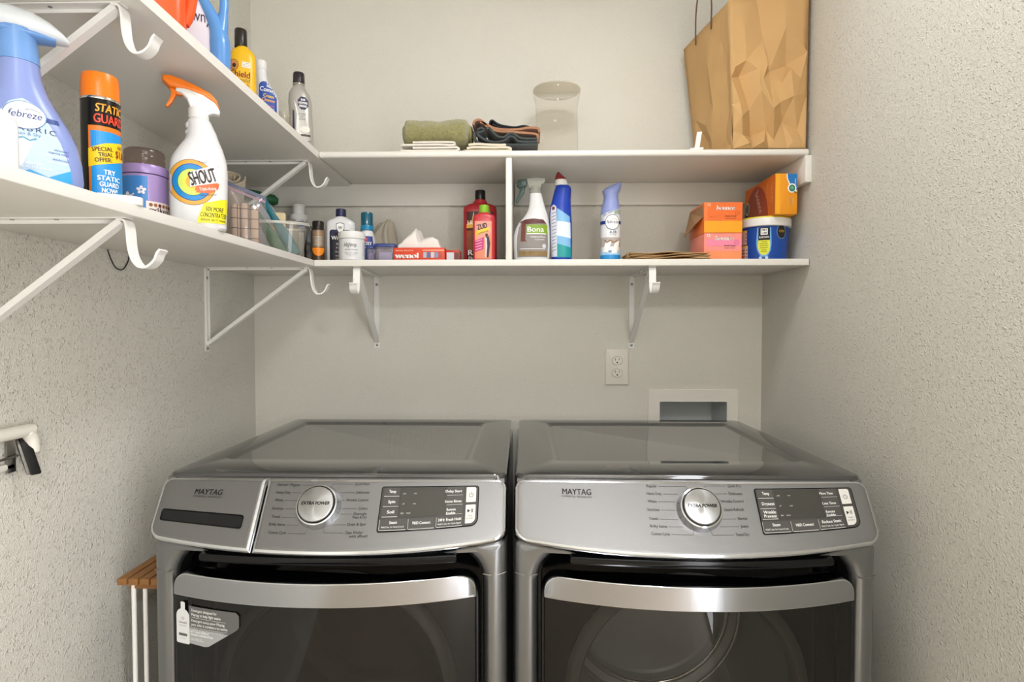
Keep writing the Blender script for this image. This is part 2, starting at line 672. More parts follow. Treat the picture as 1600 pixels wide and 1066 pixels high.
# ------------------------------------------------------------------ brackets
def bracket(loc, rz, label, twist=0.0):
    """wall plate, arm under the board, sloping brace and a rod hook; local +x points away from the wall"""
    t = thing('shelf_bracket', label, 'bracket', loc, rz + twist, 'white shelf and rod brackets')
    w = 0.0185
    MB().ribbon([(0.0012, 0, -0.003), (0.0012, 0, -0.242)], (0, 1, 0), w, 0.0022, WHITE_METAL) \
        .ribbon([(0.003, w / 2 - 0.001, -0.004), (0.003, w / 2 - 0.001, -0.222)], (1, 0, 0), 0.006, 0.0016, WHITE_METAL) \
        .ribbon([(0.003, -w / 2 + 0.001, -0.004), (0.003, -w / 2 + 0.001, -0.222)], (1, 0, 0), 0.006, 0.0016, WHITE_METAL).build('wall_plate', t)
    MB().ribbon([(0.002, 0, -0.0012), (0.304, 0, -0.0012)], (0, 1, 0), w, 0.002, WHITE_METAL) \
        .ribbon([(0.002, w / 2 - 0.001, -0.004), (0.298, w / 2 - 0.001, -0.004)], (0, 0, 1), 0.007, 0.0016, WHITE_METAL).build('arm', t)
    a, b = Vector((0.005, 0, -0.224)), Vector((0.296, 0, -0.008))
    d = (b - a).normalized()
    nn = Vector((d.z, 0, -d.x))
    mb = MB().ribbon([a, b], (0, 1, 0), w * 0.78, 0.0022, WHITE_METAL)
    for s in (-1, 1):
        mb.ribbon([a + nn * -0.004 + Vector((0, s * w * 0.36, 0)), b + nn * -0.004 + Vector((0, s * w * 0.36, 0))], nn, 0.009, 0.0016, WHITE_METAL)
    mb.build('brace', t)
    path = catmull([(0.290, 0, -0.004), (0.302, 0, -0.006), (0.306, 0, -0.020), (0.308, 0, -0.045), (0.313, 0, -0.064),
                    (0.323, 0, -0.076), (0.336, 0, -0.076), (0.347, 0, -0.067), (0.352, 0, -0.056), (0.357, 0, -0.050)], 5)
    MB().ribbon(path, (0, 1, 0), 0.0195, 0.0034, WHITE_METAL).build('rod_hook', t)
    for z in (-0.030, -0.233):
        MB().lathe([(0.0042, 0), (0.0042, 0.0015), (0.0025, 0.0028), (0, 0.003)], STEEL, 12,
                   tf=Matrix.Translation((0.0022, 0, z)) @ Matrix.Rotation(R(90), 4, 'Y')).build('screw', t)
    for x in (0.12, 0.19):
        MB().lathe([(0.003, 0), (0.003, 0.001), (0, 0.0014)], STEEL, 10,
                   tf=Matrix.Translation((x, 0, -0.0022)) @ Matrix.Rotation(R(180), 4, 'X')).build('screw', t)
    return t


HB = R(-90)
bracket((XL, 1.622, LZ - TH), 0, 'white bracket under the lower shelf in the back corner by the clear tub')
bracket((XL, 0.871, LZ - TH), 0, 'white bracket under the lower shelf below the spray bottles')
bracket((XL, 1.622, uz(1.622) - TH - 0.001), 0, 'white bracket under the upper shelf in the back corner', )
bracket((XL, 0.868, uz(0.868) - TH - 0.001), 0, 'white bracket under the upper shelf beside the blue spray bottle')
bracket((-0.494, YB, LZ - TH), HB, 'white bracket on the back wall above the washer', R(4.0))
bracket((0.361, YB, LZ - TH), HB, 'white bracket on the back wall above the outlet')
# ------------------------------------------------------------------ washer and dryer
SLATE = mat('#7b7c7d', 0.30, 0.85, var=0.04, vscale=8, spec=0.5, coat=0.35, name='slate_enamel')
SLATE_TOP = mat('#5c5c5d', 0.045, 0.70, var=0.03, vscale=8, coat=0.3, name='slate_top_enamel')
BRUSHED = mat('#8b8b8c', 0.46, 1.0, var=0.05, vscale=30, stretch=(1.5, 60, 60), name='brushed_steel')
BRUSHED_D = mat('#a6a8ad', 0.20, 1.0, var=0.04, vscale=30, stretch=(1.5, 60, 60), name='brushed_handle')
POLISH = mat('#d4d6da', 0.10, 1.0, var=0.02, name='polished_steel')
GLOSS_BLACK = mat('#07080a', 0.12, 0.0, var=0.1, spec=0.35, name='gloss_black')
PANEL = mat('#3f3d3b', 0.35, var=0.03, name='panel_grey')
KEY = mat('#4a4846', 0.4, var=0.03, name='panel_key')
LCD = mat('#34332f', 0.06, var=0.04, coat=1.0, name='display_glass')
GREYINK = mat('#3a3836', 0.5, name='grey_ink')
LTINK = mat('#d6d4d0', 0.5, name='light_ink')
DOORGLASS = clear_mat('smoked_door_glass', '#a9a6a2', 0.05, '#4a4744', 0.02)
AY = 1.44                       # depth of each machine's base point
AHX = 0.343
CN = Vector((0, -0.83, 0.555)).normalized()      # outward normal of the sloping console
CH = 0.125                      # length of the console face from top to bottom


def con_pt(x, w, h):
    """console face: x across, w metres down from its top edge (negative), h outward"""
    k = 1 - (x / AHX) ** 2
    v = -w / CH
    t = Vector((x, 1.118 - .008 * k, .974))
    b = Vector((x, 1.060 - .030 * k, .876 - .022 * k))
    p = t + (b - t) * v + CN * h
    p.y -= AY
    return p


def con_patch(outline_fn, m, name, parent, back=-0.03):
    """a console piece: flat face following the bulge with a rolled rim; outline_fn(inset) -> outline"""
    mb = MB()
    rs = []
    for inset, h in ((0, back), (0, -0.012), (0.0006, -0.006), (0.003, -0.0022), (0.007, -0.0004), (0.010, 0)):
        rs.append([con_pt(x, w, h) for x, w in outline_fn(inset)])
    mb.rings(rs[:5], POLISH, cap0=False, cap1=False)
    mb.rings(rs[4:], m, cap0=False, cap1=False)
    t = bmesh.new()
    t.faces.new([t.verts.new((x, w, 0)) for x, w in outline_fn(0.010)])
    bmesh.ops.triangulate(t, faces=t.faces[:])
    d = 0.012
    xs = [v.co.x for v in t.verts]
    k = math.ceil(min(xs) / d)
    while k * d < max(xs):
        bmesh.ops.bisect_plane(t, geom=t.verts[:] + t.edges[:] + t.faces[:], dist=1e-7, plane_co=(k * d, 0, 0), plane_no=(1, 0, 0))
        k += 1
    for v in t.verts:
        v.co = con_pt(v.co.x, v.co.y, 0)
    mb.merge(t, mb.mi(m))
    bmesh.ops.remove_doubles(mb.bm, verts=mb.bm.verts, dist=1e-5)
    return mb.build(name, parent, smooth=30)


def bow(x):
    """front of the machine bows out in the middle"""
    return 1 - (x / AHX) ** 2


def outline3(x0, x1, z0, z1, r, yfun, inset=0.0, k=7, nx=20):
    """rounded rectangle in (x, z), resampled along its long edges, pushed to y = yfun(x, z)"""
    o = rrect(x0 + inset, x1 - inset, z0 + inset, z1 - inset, [max(0.002, q - inset) for q in (r if isinstance(r, (tuple, list)) else (r,) * 4)], k)
    out = []
    for a, b in zip(o, o[1:] + o[:1]):
        out.append(a)
        if abs(a[0] - b[0]) > 0.1 or abs(a[1] - b[1]) > 0.1:
            for i in range(1, nx):
                out.append((a[0] + (b[0] - a[0]) * i / nx, a[1] + (b[1] - a[1]) * i / nx))
    return [Vector((x, yfun(x, z) - AY, z)) for x, z in out]


def machine(kind, xc, label):
    washer = kind == 'washer'
    t = thing(kind if not washer else 'washing_machine', label, 'washer' if washer else 'dryer', (xc, AY, 0))
    if not washer:
        t.name = 'tumble_dryer'
    o = lambda y: y - AY
    sgn = -1 if washer else 1      # side that faces away from the other machine
    # cabinet: sides, back and bottom
    mb = MB()
    ring = lambda z: [(AHX - 0.003, o(1.14), z), (AHX - 0.003, o(1.125), z), (AHX, o(1.121), z)] + [(x, o(y), z) for x, y in rrect(-AHX, AHX, 1.125, 1.775, 0.012, 4)[10:20]] + [(-AHX, o(1.121), z), (-AHX + 0.003, o(1.125), z), (-AHX + 0.003, o(1.14), z)]
    mb.rings([ring(0.025), ring(0.957)], SLATE, False, False, False)
    mb.box((0, o(1.45), 0.026), (2 * AHX - 0.006, 0.64, 0.002), BLACK_PL)
    mb.build('cabinet', t)
    # lid with a recessed field
    mb = MB()

    def lr(i0, z, r, yf=1.122, extra=0.0):
        return [(x, o(y), z) for x, y in rrect(-AHX + i0, AHX - i0, yf + i0 * 0.4, 1.787 - i0, r, 6)]
    xl, xr = (-AHX + 0.054, AHX - 0.080) if washer else (-AHX + 0.082, AHX - 0.060)

    def inner(i0, z):
        return [(x, o(y), z) for x, y in rrect(xl + i0, xr - i0, 1.238 + i0, 1.718 - i0, 0.016 - i0 * 0.4, 6)]
    mb.rings([lr(0.0, 0.950, 0.022), lr(0.0, 0.972, 0.022), lr(0.0015, 0.979, 0.022), lr(0.005, 0.983, 0.022),
              lr(0.012, 0.984, 0.022), inner(0, 0.9842), inner(0.004, 0.9828), inner(0.012, 0.9788), inner(0.015, 0.9784)], SLATE_TOP)
    mb.build('lid', t, smooth=24)
    # narrow strip between lid and console
    MB().rings([[Vector((x, o(y - .008 * bow(x)), z)) for x in [AHX * (-0.985 + 1.97 * i / 24) for i in range(25)]]
                for y, z in ((1.150, 0.970), (1.128, 0.9765), (1.1235, 0.9750), (1.1225, 0.960))], SLATE, False, False, False).build('front_lip', t)

    # console
    def con_out(x0, x1, r, top=0.0042, bot=-CH, sl0=0.0, sl1=0.0, nx=14):
        def f(inset):
            rr = [max(0.0015, q - inset) for q in r]
            ol = rrect(x0 + inset, x1 - inset, bot + inset, top - inset, rr, 7)
            out = []
            for a, b in zip(ol, ol[1:] + ol[:1]):
                out.append(a)
                if abs(a[0] - b[0]) > 0.1:
                    for i in range(1, nx):
                        out.append((a[0] + (b[0] - a[0]) * i / nx, a[1] + (b[1] - a[1]) * i / nx))
            return [(x + (sl1 if x > (x0 + x1) / 2 else sl0) * (0.5 + w / CH), w) for x, w in out]
        return f
    if washer:
        dr = con_patch(con_out(-AHX - 0.001, -0.1335, (0.026, 0.0015, 0.0015, 0.022)), BRUSHED, 'detergent_drawer', t)
        dr['label'] = 'brushed steel detergent drawer front'
        # grip pocket
        mb = MB()
        rr = lambda i, h: [con_pt(x, w, h) for x, w in rrect(-0.325 + i, -0.1615 - i, -0.0865 + i, -0.0655 - i, 0.005, 4)]
        mb.rings([rr(-0.0015, 0.0003), rr(-0.0015, 0.0016), rr(0, 0.0018), rr(0.0008, 0.0006)], GLOSS_BLACK, cap1=False)
        mb.rings([rr(0.0008, 0.0006), rr(0.003, 0.0004)], BLACK_PL)
        mb.build('grip_pocket', dr)
        a = Art()
        a.text('MAYTAG', -0.2438, -0.031, 0.0105, BLACK_INK, w=0.056, bold=0.02, shear=0.12)
        a.text('COMMERCIAL TECHNOLOGY', -0.2438, -0.0365, 0.0032, BLACK_INK, w=0.058)
        a.build('lettering', dr, con_pt, du=0.01)
        cp = con_patch(con_out(-0.1315, AHX + 0.001, (0.0015, 0.026, 0.022, 0.0015)), BRUSHED, 'control_panel', t)
    else:
        cp = con_patch(con_out(-AHX - 0.001, AHX + 0.001, (0.026, 0.026, 0.022, 0.022)), BRUSHED, 'control_panel', t)
    # printed programme names
    a = Art()
    if washer:
        Lw = [('Normal / Regular', -0.0856, .076), ('Heavy Duty', -0.0936, .184), ('Whites', -0.0991, .291), ('Sanitize', -0.0978, .405),
              ('Towels', -0.0979, .517), ('Bulky Items', -0.0921, .617), ('Custom Cycle', -0.0885, .724)]
        Rw = [('Quick Wash', 0.0586, .060), ('Delicates', 0.0624, .176), ('Wrinkle Control', 0.0534, .281), ('Colors', 0.067, .393),
              ('Overnight', 0.063, .466), ('Wash & Dry', 0.063, .512), ('Drain & Spin', 0.0595, .604), ('Clean Washer', 0.057, .710), ('with affresh', 0.066, .757)]
        kx, kv = -0.0174, 0.377
    else:
        Lw = [('Regular', -0.0763, .065), ('Heavy Duty', -0.0731, .170), ('Whites', -0.0786, .275), ('Sanitize', -0.0781, .386),
              ('Towels', -0.0801, .505), ('Bulky Items', -0.0723, .602), ('Custom Cycle', -0.0704, .700)]
        Rw = [('Quick Dry', 0.0834, .058), ('Delicates', 0.0829, .164), ('Wrinkle Control', 0.0739, .268), ('Steam Refresh', 0.0744, .379),
              ('Normal', 0.0868, .498), ('Jeans', 0.0876, .597), ('Timed Dry', 0.0808, .703)]
        kx, kv = 0.0079, 0.378
        a.text('MAYTAG', -0.2221, -0.026, 0.0105, BLACK_INK, w=0.056, bold=0.02)
        a.text('COMMERCIAL TECHNOLOGY', -0.2221, -0.0315, 0.0032, BLACK_INK, w=0.058)
    if not washer:
        a.build('brand_lettering', cp, con_pt, du=0.012)
    for side, words in ((-1, Lw), (1, Rw)):
        a = Art()
        for s, x, v in words:
            w = len(s) * 0.00285
            y = -v * CH
            a.text(s, x, y - 0.0018, 0.0046, GREYINK, w=w, bold=0.004, shear=0.12 if washer else 0)
            if s in ('Wash & Dry', 'with affresh'):
                continue
            x0 = x + (w / 2 + 0.003) * (-side)
            edge = kx + side * math.sqrt(max(0.0, 0.044 ** 2 - (y + kv * CH) ** 2))
            if abs(y + kv * CH) > 0.036:
                ke = kx + side * 0.018
                a.line([(x0, y), (ke, y), (ke - side * 0.002, y + (0.006 if y < -kv * CH else -0.006))], 0.0006, GREYINK)
            else:
                a.line([(x0, y), (edge, y)], 0.0006, GREYINK)
        a.build('lettering', cp, con_pt, du=0.012)
    # knob
    base = con_pt(kx, -kv * CH, 0)
    q = Vector((0, 0, 1)).rotation_difference(CN).to_matrix().to_4x4()
    tf = Matrix.Translation(base) @ q
    kb = MB().lathe([(0.0425, -0.004), (0.0425, 0.003), (0.0405, 0.007), (0.0395, 0.016), (0.0385, 0.019), (0.036, 0.020), (0.0355, 0.018)], POLISH, 64, tf=tf).build('program_knob', t)
    DIAL = mat('#c2c4c8', 0.24, 1.0, var=0.03, aniso=0.85, name='spun_dial')
    nt = DIAL.node_tree
    tg = nt.nodes.new('ShaderNodeTangent')
    tg.direction_type = 'RADIAL'
    tg.axis = 'Z'
    nt.links.new(tg.outputs[0], nt.nodes['Principled BSDF'].inputs['Tangent'])
    dial = MB().lathe([(0.0335, 0.0), (0.0335, 0.006), (0.0325, 0.0075), (0.0318, 0.0078), (0.0, 0.0078)], DIAL, 64).build('dial_face', kb)
    dial.matrix_local = Matrix.Translation(base) @ q @ Matrix.Translation((0, 0, 0.0172))
    MB().lathe([(0.0356, 0.0170), (0.0356, 0.0205), (0.0340, 0.0205), (0.0338, 0.0170)], BLACK_PL, 64, tf=tf).build('dark_ring', kb)
    lx, ly = q @ Vector((1, 0, 0)), q @ Vector((0, 1, 0))
    Art().text('EXTRA POWER', 0, -0.002, 0.0062, BLACK_INK, w=0.054, bold=0.006, shear=0.15).build('lettering', kb, flat(base + CN * 0.0252, (1, 0, 0), CN.cross(Vector((1, 0, 0)))))
    # display module
    if washer:
        c4 = [(0.0990, -0.0885), (0.2890, -0.0905), (0.2890, -0.0125), (0.0995, -0.0125)]
        dx = 0.0
        skew = 0.0
    else:
        c4 = [(0.1195, -0.0885), (0.3040, -0.0935), (0.3095, -0.0105), (0.1215, -0.0110)]
        dx = 0.0185
        skew = 0.0
    x0, x1 = c4[0][0], c4[2][0]
    mod = MB()
    rr = lambda i, h: [con_pt(x, w, h) for x, w in outl(i)]

    def outl(i):
        rs_ = [max(0.001, q - i) for q in ((0.004, 0.014, 0.006, 0.004))]
        base_o = rrect(x0 + i, x1 - i, -0.0895 + i, -0.0118 - i, rs_, 5)
        out = []
        for a_, b_ in zip(base_o, base_o[1:] + base_o[:1]):
            out.append(a_)
            if abs(a_[0] - b_[0]) > 0.1:
                out += [(a_[0] + (b_[0] - a_[0]) * j / 14, a_[1] + (b_[1] - a_[1]) * j / 14) for j in range(1, 14)]
        return out
    mod.rings([rr(0, 0.0002), rr(0, 0.0014), rr(0.0006, 0.002)], GLOSS_BLACK, True, False)
    mdo = mod.build('display_module', t)
    a = Art()
    a.poly(outl(0.0016), PANEL, 0)
    a.rect(0.1375 + dx, 0.2255 + dx, -0.0655, -0.0155, LCD, 1)
    W_ = WHITE_INK
    if washer:
        keys = [('Temp', '', .1210, .170), ('Spin', '', .1215, .312), ('Soil', '', .1215, .452)]
        rk = [('Delay Start', .2400, .180), ('Extra Rinse', .2400, .332), ('Remote', .2370, .452), ('Enable', .2365, .505)]
        bk = [('Steam', 'Hold 3 sec. for Control Lock', .1275, .030), ('WiFi Connect', '', .1835, .026), ('24Hr Fresh Hold', 'Hold 3 sec. for Cycle Signal', .2330, .030)]
    else:
        keys = [('Temp', '', .1400, .170), ('Dryness', '', .1405, .312), ('Wrinkle', '', .1400, .425), ('Prevent', '', .1400, .478)]
        rk = [('More Time', .2570, .184), ('Less Time', .2580, .332), ('Remote', .2560, .455), ('Enable', .2560, .505)]
        bk = [('Steam', 'Hold 3 sec. for Control Lock', .1470, .030), ('WiFi Connect', '', .2010, .026), ('Reduce Static', 'Hold 3 sec. for Cycle Signal', .2550, .030)]
    for i in range(3):
        yk = -(.170 + .141 * i) * CH
        a.rect(0.1045 + dx, 0.1355 + dx, yk - 0.0078, yk + 0.0078, KEY, 1, 0.001)
        a.line([(0.1055 + dx, yk - 0.0080), (0.1350 + dx, yk - 0.0080)], 0.0008, LTINK, 2)
        a.rect(0.2275 + dx, 0.2590 + dx, yk - 0.0078, yk + 0.0078, KEY, 1, 0.001)
        a.line([(0.2275 + dx, yk - 0.0085), (0.2585 + dx, yk - 0.0085)], 0.0006, LTINK, 2)
    for s, _, x, v in keys:
        a.text(s, x, -v * CH - 0.0022, 0.0052, W_, 3, w=len(s) * 0.0034, bold=0.02)
    for s, x, v in rk:
        a.text(s, x, -v * CH - 0.0018, 0.0046, W_, 3, w=len(s) * 0.0029, bold=0.02)
    for (s, s2, x, hw), (bx0, bx1) in zip(bk, ((0.103, 0.1545), (0.157, 0.2075), (0.2100, 0.2600))):
        a.rect(bx0 + dx, bx1 + dx, -0.0865, -0.0680, KEY, 1, 0.001)
        a.line([(bx0 + 0.001 + dx, -0.0868), (bx1 + dx - 0.001, -0.0868)], 0.0008, LTINK, 2)
        a.line([(bx0 + dx, -0.0860), (bx0 + dx, -0.0690)], 0.0006, LTINK, 2)
        xm = (bx0 + bx1) / 2 + dx
        a.text(s, xm, -0.0765 if s2 else -0.0790, 0.0050, W_, 3, w=len(s) * 0.0029, bold=0.02)
        if s2:
            a.text(s2, xm, -0.0828, 0.0028, W_, 3, w=0.043, bold=0.01)
    for s, x, y in (('cold', .1445, -.026), ('hot', .1655, -.026), ('off', .1445, -.044), ('max', .1655, -.044), ('light', .1440, -.060), ('heavy', .1560, -.060)):
        a.text(s, x + dx, y, 0.0024, LTINK, 3)
    KEYW = mat('#d9d7d2', 0.4, var=0.02, name='silver_key')
    a.poly(rrect(0.2645 + dx, 0.2835 + dx, -0.0440, -0.0150, (0.001, 0.001, 0.004, 0.001)), KEYW, 1)
    a.poly(rrect(0.2645 + dx, 0.2835 + dx, -0.0840, -0.0490, (0.001, 0.010, 0.001, 0.001)), KEYW, 1)
    a.ring(0.274 + dx, -0.0305, 0.0042, 0.0042, 0.0009, BLACK_INK, 2, 20, 120, 420)
    a.rect(0.2736 + dx, 0.2745 + dx, -0.0300, -0.0250, BLACK_INK, 2)
    a.poly([(0.2680 + dx, -0.0640), (0.2680 + dx, -0.0570), (0.2735 + dx, -0.0605)], BLACK_INK, 2)
    a.rect(0.2750 + dx, 0.2762 + dx, -0.0640, -0.0570, BLACK_INK, 2)
    a.rect(0.2775 + dx, 0.2787 + dx, -0.0640, -0.0570, BLACK_INK, 2)
    a.text('Hold', 0.2735 + dx, -0.0715, 0.0030, BLACK_INK, 2)
    a.text('to Start', 0.2735 + dx, -0.0760, 0.0030, BLACK_INK, 2)
    a.build('keys_and_display', mdo, con_pt, du=0.012, h0=0.0021, dh=0.0002)
    # front frame with the door opening
    fy = lambda dy: (lambda x, z: 1.078 - 0.026 * bow(x) + dy)
    dx0, dx1 = -0.297, 0.297
    zt, zb = 0.852, 0.22
    out_ = lambda i, dy: outline3(-AHX, AHX, 0.03, 0.868, 0.012, fy(dy), i)
    inn = lambda i, dy: outline3(dx0, dx1, zb, zt, 0.060, fy(dy), -i)
    MB().rings([out_(0, 0.05), out_(0, 0.014), out_(0.004, 0.005), out_(0.012, 0.001), out_(0.02, 0), inn(0.020, -0.001), inn(0.010, 0.003),
                inn(0.003, 0.010), inn(0, 0.020), inn(0, 0.055)], SLATE, False, False).build('front_frame', t, smooth=50)
    for s in (-1, 1):
        MB().ribbon([(s * (0.298 + 0.0440 * i / 6), o(fy(-0.0002)(s * (0.298 + 0.0440 * i / 6), 0)) + (0.004 * (i / 6) ** 3), 0.806 - 0.004 * math.sin(i / 6 * 3.1)) for i in range(7)],
                    (0, 0, 1), 0.0012, 0.0012, STEEL).build('seam', t)
    # black well behind the door
    pz, pr = 0.548, 0.212
    wl = lambda i, dy: outline3(dx0, dx1, zb, zt, 0.060, fy(dy), i)
    edge_ = wl(0.0, 0.060)
    hole = lambda r_, y_: [Vector((r_ * math.cos(math.atan2(v.z - pz, v.x)), o(y_), pz + r_ * math.sin(math.atan2(v.z - pz, v.x)))) for v in edge_]
    MB().rings([wl(0.0, 0.018), edge_, hole(pr + 0.01, 1.128), hole(pr, 1.130)], GLOSS_BLACK, False, False).build('door_well', t)
    gb = lambda x, z: 1.078 - 0.026 * bow(x) - 0.004
    MB().rings([outline3(-0.238, 0.250, z0_, z1_, 0.004, (lambda x, z, d=dy: 1.074 - 0.040 * bow(x) + d), 0.0, 3) for z0_, z1_, dy in
                ((0.8325, 0.850, 0.04), (0.8325, 0.850, 0.012), (0.834, 0.848, 0.0), (0.836, 0.846, -0.001))], GLOSS_BLACK).build('grip_bar', t)
    # door
    dyf = lambda dy: (lambda x, z: 1.062 - 0.058 * max(0, 1 - (x / 0.31) ** 2) + dy)
    g0, g1, gz0, gz1, hz = -0.287, 0.287, 0.235, 0.8145, 0.770
    dr = MB()
    dr.rings([outline3(g0 - 0.004, g1 + 0.004, gz0 - 0.004, gz1 - 0.006, (0.05, 0.05, 0.042, 0.042), dyf(dy), i) for i, dy in
              ((0, 0.05), (0, 0.012), (0.001, 0.006), (0.004, 0.006))], BLACK_PL, False, False)
    door = dr.build('door', t)
    # handle strip across its top
    mb = MB()
    hr = lambda i, dy: outline3(g0, g1, hz, gz1, (0.0025, 0.0025, 0.032, 0.032), dyf(dy), i, 6)
    mb.rings([hr(0, 0.030), hr(0, 0.002), hr(0.0006, -0.001), hr(0.002, -0.002)], POLISH, True, False)
    n_ = 40
    tt = bmesh.new()
    ol = [(v.x, v.z) for v in hr(0.002, -0.002)]
    tt.faces.new([tt.verts.new((x, z, 0)) for x, z in ol])
    bmesh.ops.triangulate(tt, faces=tt.faces[:])
    for kk in range(-19, 20):
        bmesh.ops.bisect_plane(tt, geom=tt.verts[:] + tt.edges[:] + tt.faces[:], dist=1e-7, plane_co=(kk * 0.015, 0, 0), plane_no=(1, 0, 0))
    for v in tt.verts:
        x, z = v.co.x, v.co.y
        v.co = (x, o(dyf(-0.002)(x, z)), z)
    mb.merge(tt, mb.mi(BRUSHED_D))
    bmesh.ops.remove_doubles(mb.bm, verts=mb.bm.verts, dist=1e-5)
    mb.build('handle', door, smooth=30)
    # smoked glass
    mb = MB()
    mb.grid(lambda u, v: Vector((g0 + 0.002 + (g1 - g0 - 0.004) * u, o(dyf(0.0015)(g0 + (g1 - g0) * u, 0)), gz0 + (hz - gz0) * v)), 40, 1, DOORGLASS)
    mb.build('door_glass', door, smooth=60)
    # inside: round mouth, drum with its bright rim and back plate
    def circ(r, y, n=64):
        return [Vector((r * math.cos(2 * math.pi * i / n), o(y), pz + r * math.sin(2 * math.pi * i / n))) for i in range(n)]
    MB().rings([circ(pr + 0.03, 1.126), circ(pr + 0.022, 1.116), circ(pr + 0.006, 1.112), circ(pr, 1.120), circ(pr - 0.002, 1.140)],
               mat('#4c4a47' if washer else '#6b6966', 0.35, var=0.05), False, False).build('mouth_ring', t, smooth=60)
    DRUM = mat('#6d6b68', 0.38, 0.6, var=0.06, name='washer_drum') if washer else mat('#b9bbba', 0.36, 0.5, var=0.05, name='dryer_drum')
    MB().rings([circ(pr - 0.002, 1.138), circ(0.250, 1.150), circ(0.252, 1.42), circ(0.235, 1.455), circ(0.205, 1.470)], DRUM, False, False).build('drum', t, smooth=30)
    rim_ = MB()
    for rr0, yy0, ww0 in ((0.203, 1.470, 0.007), (0.228, 1.452, 0.0055)):
        rim_.tube([p for p in circ(rr0, yy0, 72)], ww0, CHROME, 10, closed=True)
    if not washer:
        rim_.build('drum_rim', t, smooth=60)
    MB().rings([circ(0.206, 1.472), circ(0.196, 1.500), circ(0.190, 1.505), circ(0.09, 1.510), circ(0.001, 1.511)], mat('#5a5855', 0.35, 0.5) if washer else mat('#c4c8ca', 0.35, 0.3), False, False).build('drum_back', t, smooth=30)
    if not washer:
        for ang in (-62, 58, 178):
            c_, s_ = math.cos(R(ang)), math.sin(R(ang))
            q_ = Vector((-s_, 0, c_))
            nrm = Vector((c_, 0, s_))
            base_ = Vector((0, 0, pz))
            pts0 = [base_ + nrm * 0.250 + q_ * w_ for w_ in (-0.035, -0.012, 0.012, 0.035)]
            pts1 = [base_ + nrm * rr_ + q_ * w_ for rr_, w_ in ((0.249, -0.035), (0.205, -0.010), (0.205, 0.010), (0.249, 0.035))]
            MB().rings([[Vector((p.x, o(y_), p.z)) for p in pts1] for y_ in (1.165, 1.40)], mat('#77726c', 0.4), True, True).build('baffle', t)
    else:
        # dished inner door glass
        MB().rings([circ(pr - 0.004, 1.100), circ(pr - 0.03, 1.130), circ(pr - 0.05, 1.165), circ(pr - 0.075, 1.180), circ(0.001, 1.186)], clear_mat('bowl_glass', '#9c9a97', 0.10, '#7d7b78', 0.03), False, False).build('inner_bowl', door, smooth=60)
    MB().box((0, o(1.45), 0.0135), (0.60, 0.56, 0.027), BLACK_PL, 0.004).build('foot_rail', t)
    return t, door


WM, wdoor = machine('washer', -0.3755, 'slate grey washing machine with a detergent sticker on its door')
DM, ddoor = machine('dryer', 0.3255, 'slate grey tumble dryer reflecting the wall outlet in its top')

# sticker on the washer door
dyf = lambda x: 1.062 - 0.058 * max(0, 1 - (x / 0.31) ** 2)
stick_map = lambda u, v, h: Vector((u, dyf(u) - AY - 0.0006 - h, v))
STK = mat('#5d5c5b', 0.5, var=0.02)
STK2 = mat('#9b9d9d', 0.5, var=0.02)
BOT = mat('#d4d5d6', 0.45, var=0.02)
a = Art()
a.poly([(-0.252, 0.754), (-0.150, 0.7535), (-0.1440, 0.748), (-0.144, 0.726), (-0.150, 0.720), (-0.208, 0.683), (-0.216, 0.681), (-0.252, 0.683)], STK, 0)
a.poly([(-0.252, 0.7115), (-0.1655, 0.7105), (-0.208, 0.683), (-0.216, 0.681), (-0.252, 0.683)], STK2, 1)
a.poly(rrect(-0.281, -0.2505, 0.680, 0.746, (0.003, 0.003, 0.014, 0.014), 5), BOT, 2)
a.rect(-0.2705, -0.2605, 0.744, 0.7595, BOT, 2, 0.0025)
a.text('Detergent designed for', -0.2455, 0.7445, 0.0050, WHITE_INK, 3, w=0.056, align='l', bold=0.01)
a.text('Maytag to help fight stains', -0.2455, 0.7365, 0.0050, WHITE_INK, 3, w=0.064, align='l', bold=0.01)
a.line([(-0.2455, 0.7335), (-0.171, 0.7325)], 0.0004, WHITE_INK, 3)
a.text('Detergent conçu pour Maytag', -0.2455, 0.7255, 0.0048, WHITE_INK, 3, w=0.072, align='l')
a.text('pour aider à combattre les taches', -0.2455, 0.7180, 0.0048, WHITE_INK, 3, w=0.078, align='l')
for i in range(3):
    a.text('formulated for front load machines and tested with care', -0.2485, 0.7140 - 0.0022 * i, 0.0014, WHITE_INK, 3, w=0.080 - 0.006 * i, align='l')
a.text('GET YOUR OFFER AT', -0.2485, 0.7045, 0.0038, WHITE_INK, 3, w=0.042, align='l', bold=0.02)
a.text('SWASH.COM/MAYTAG', -0.2485, 0.6990, 0.0038, WHITE_INK, 3, w=0.050, align='l', bold=0.02)
a.text('while supplies last', -0.2485, 0.6930, 0.0020, WHITE_INK, 3, w=0.026, align='l')
a.text('offre limitee', -0.2485, 0.6900, 0.0020, WHITE_INK, 3, w=0.030, align='l')
PK = mat('#a08d92', 0.5)
a.text('swash', -0.2658, 0.7180, 0.0050, PK, 3, w=0.019, bold=0.02)
a.text('detergent', -0.2658, 0.7135, 0.0024, PK, 3, w=0.017)
a.ell(-0.2658, 0.7280, 0.0040, 0.0034, mat('#c0bcbd', 0.5), 3)
a.rect(-0.2755, -0.2560, 0.6945, 0.6995, STK, 3)
a.rect(-0.2720, -0.2600, 0.6895, 0.6902, STK2, 3)
stk = a.build('sticker', wdoor, stick_map, du=0.008)
stk['label'] = 'grey detergent advertising sticker with a printed bottle'
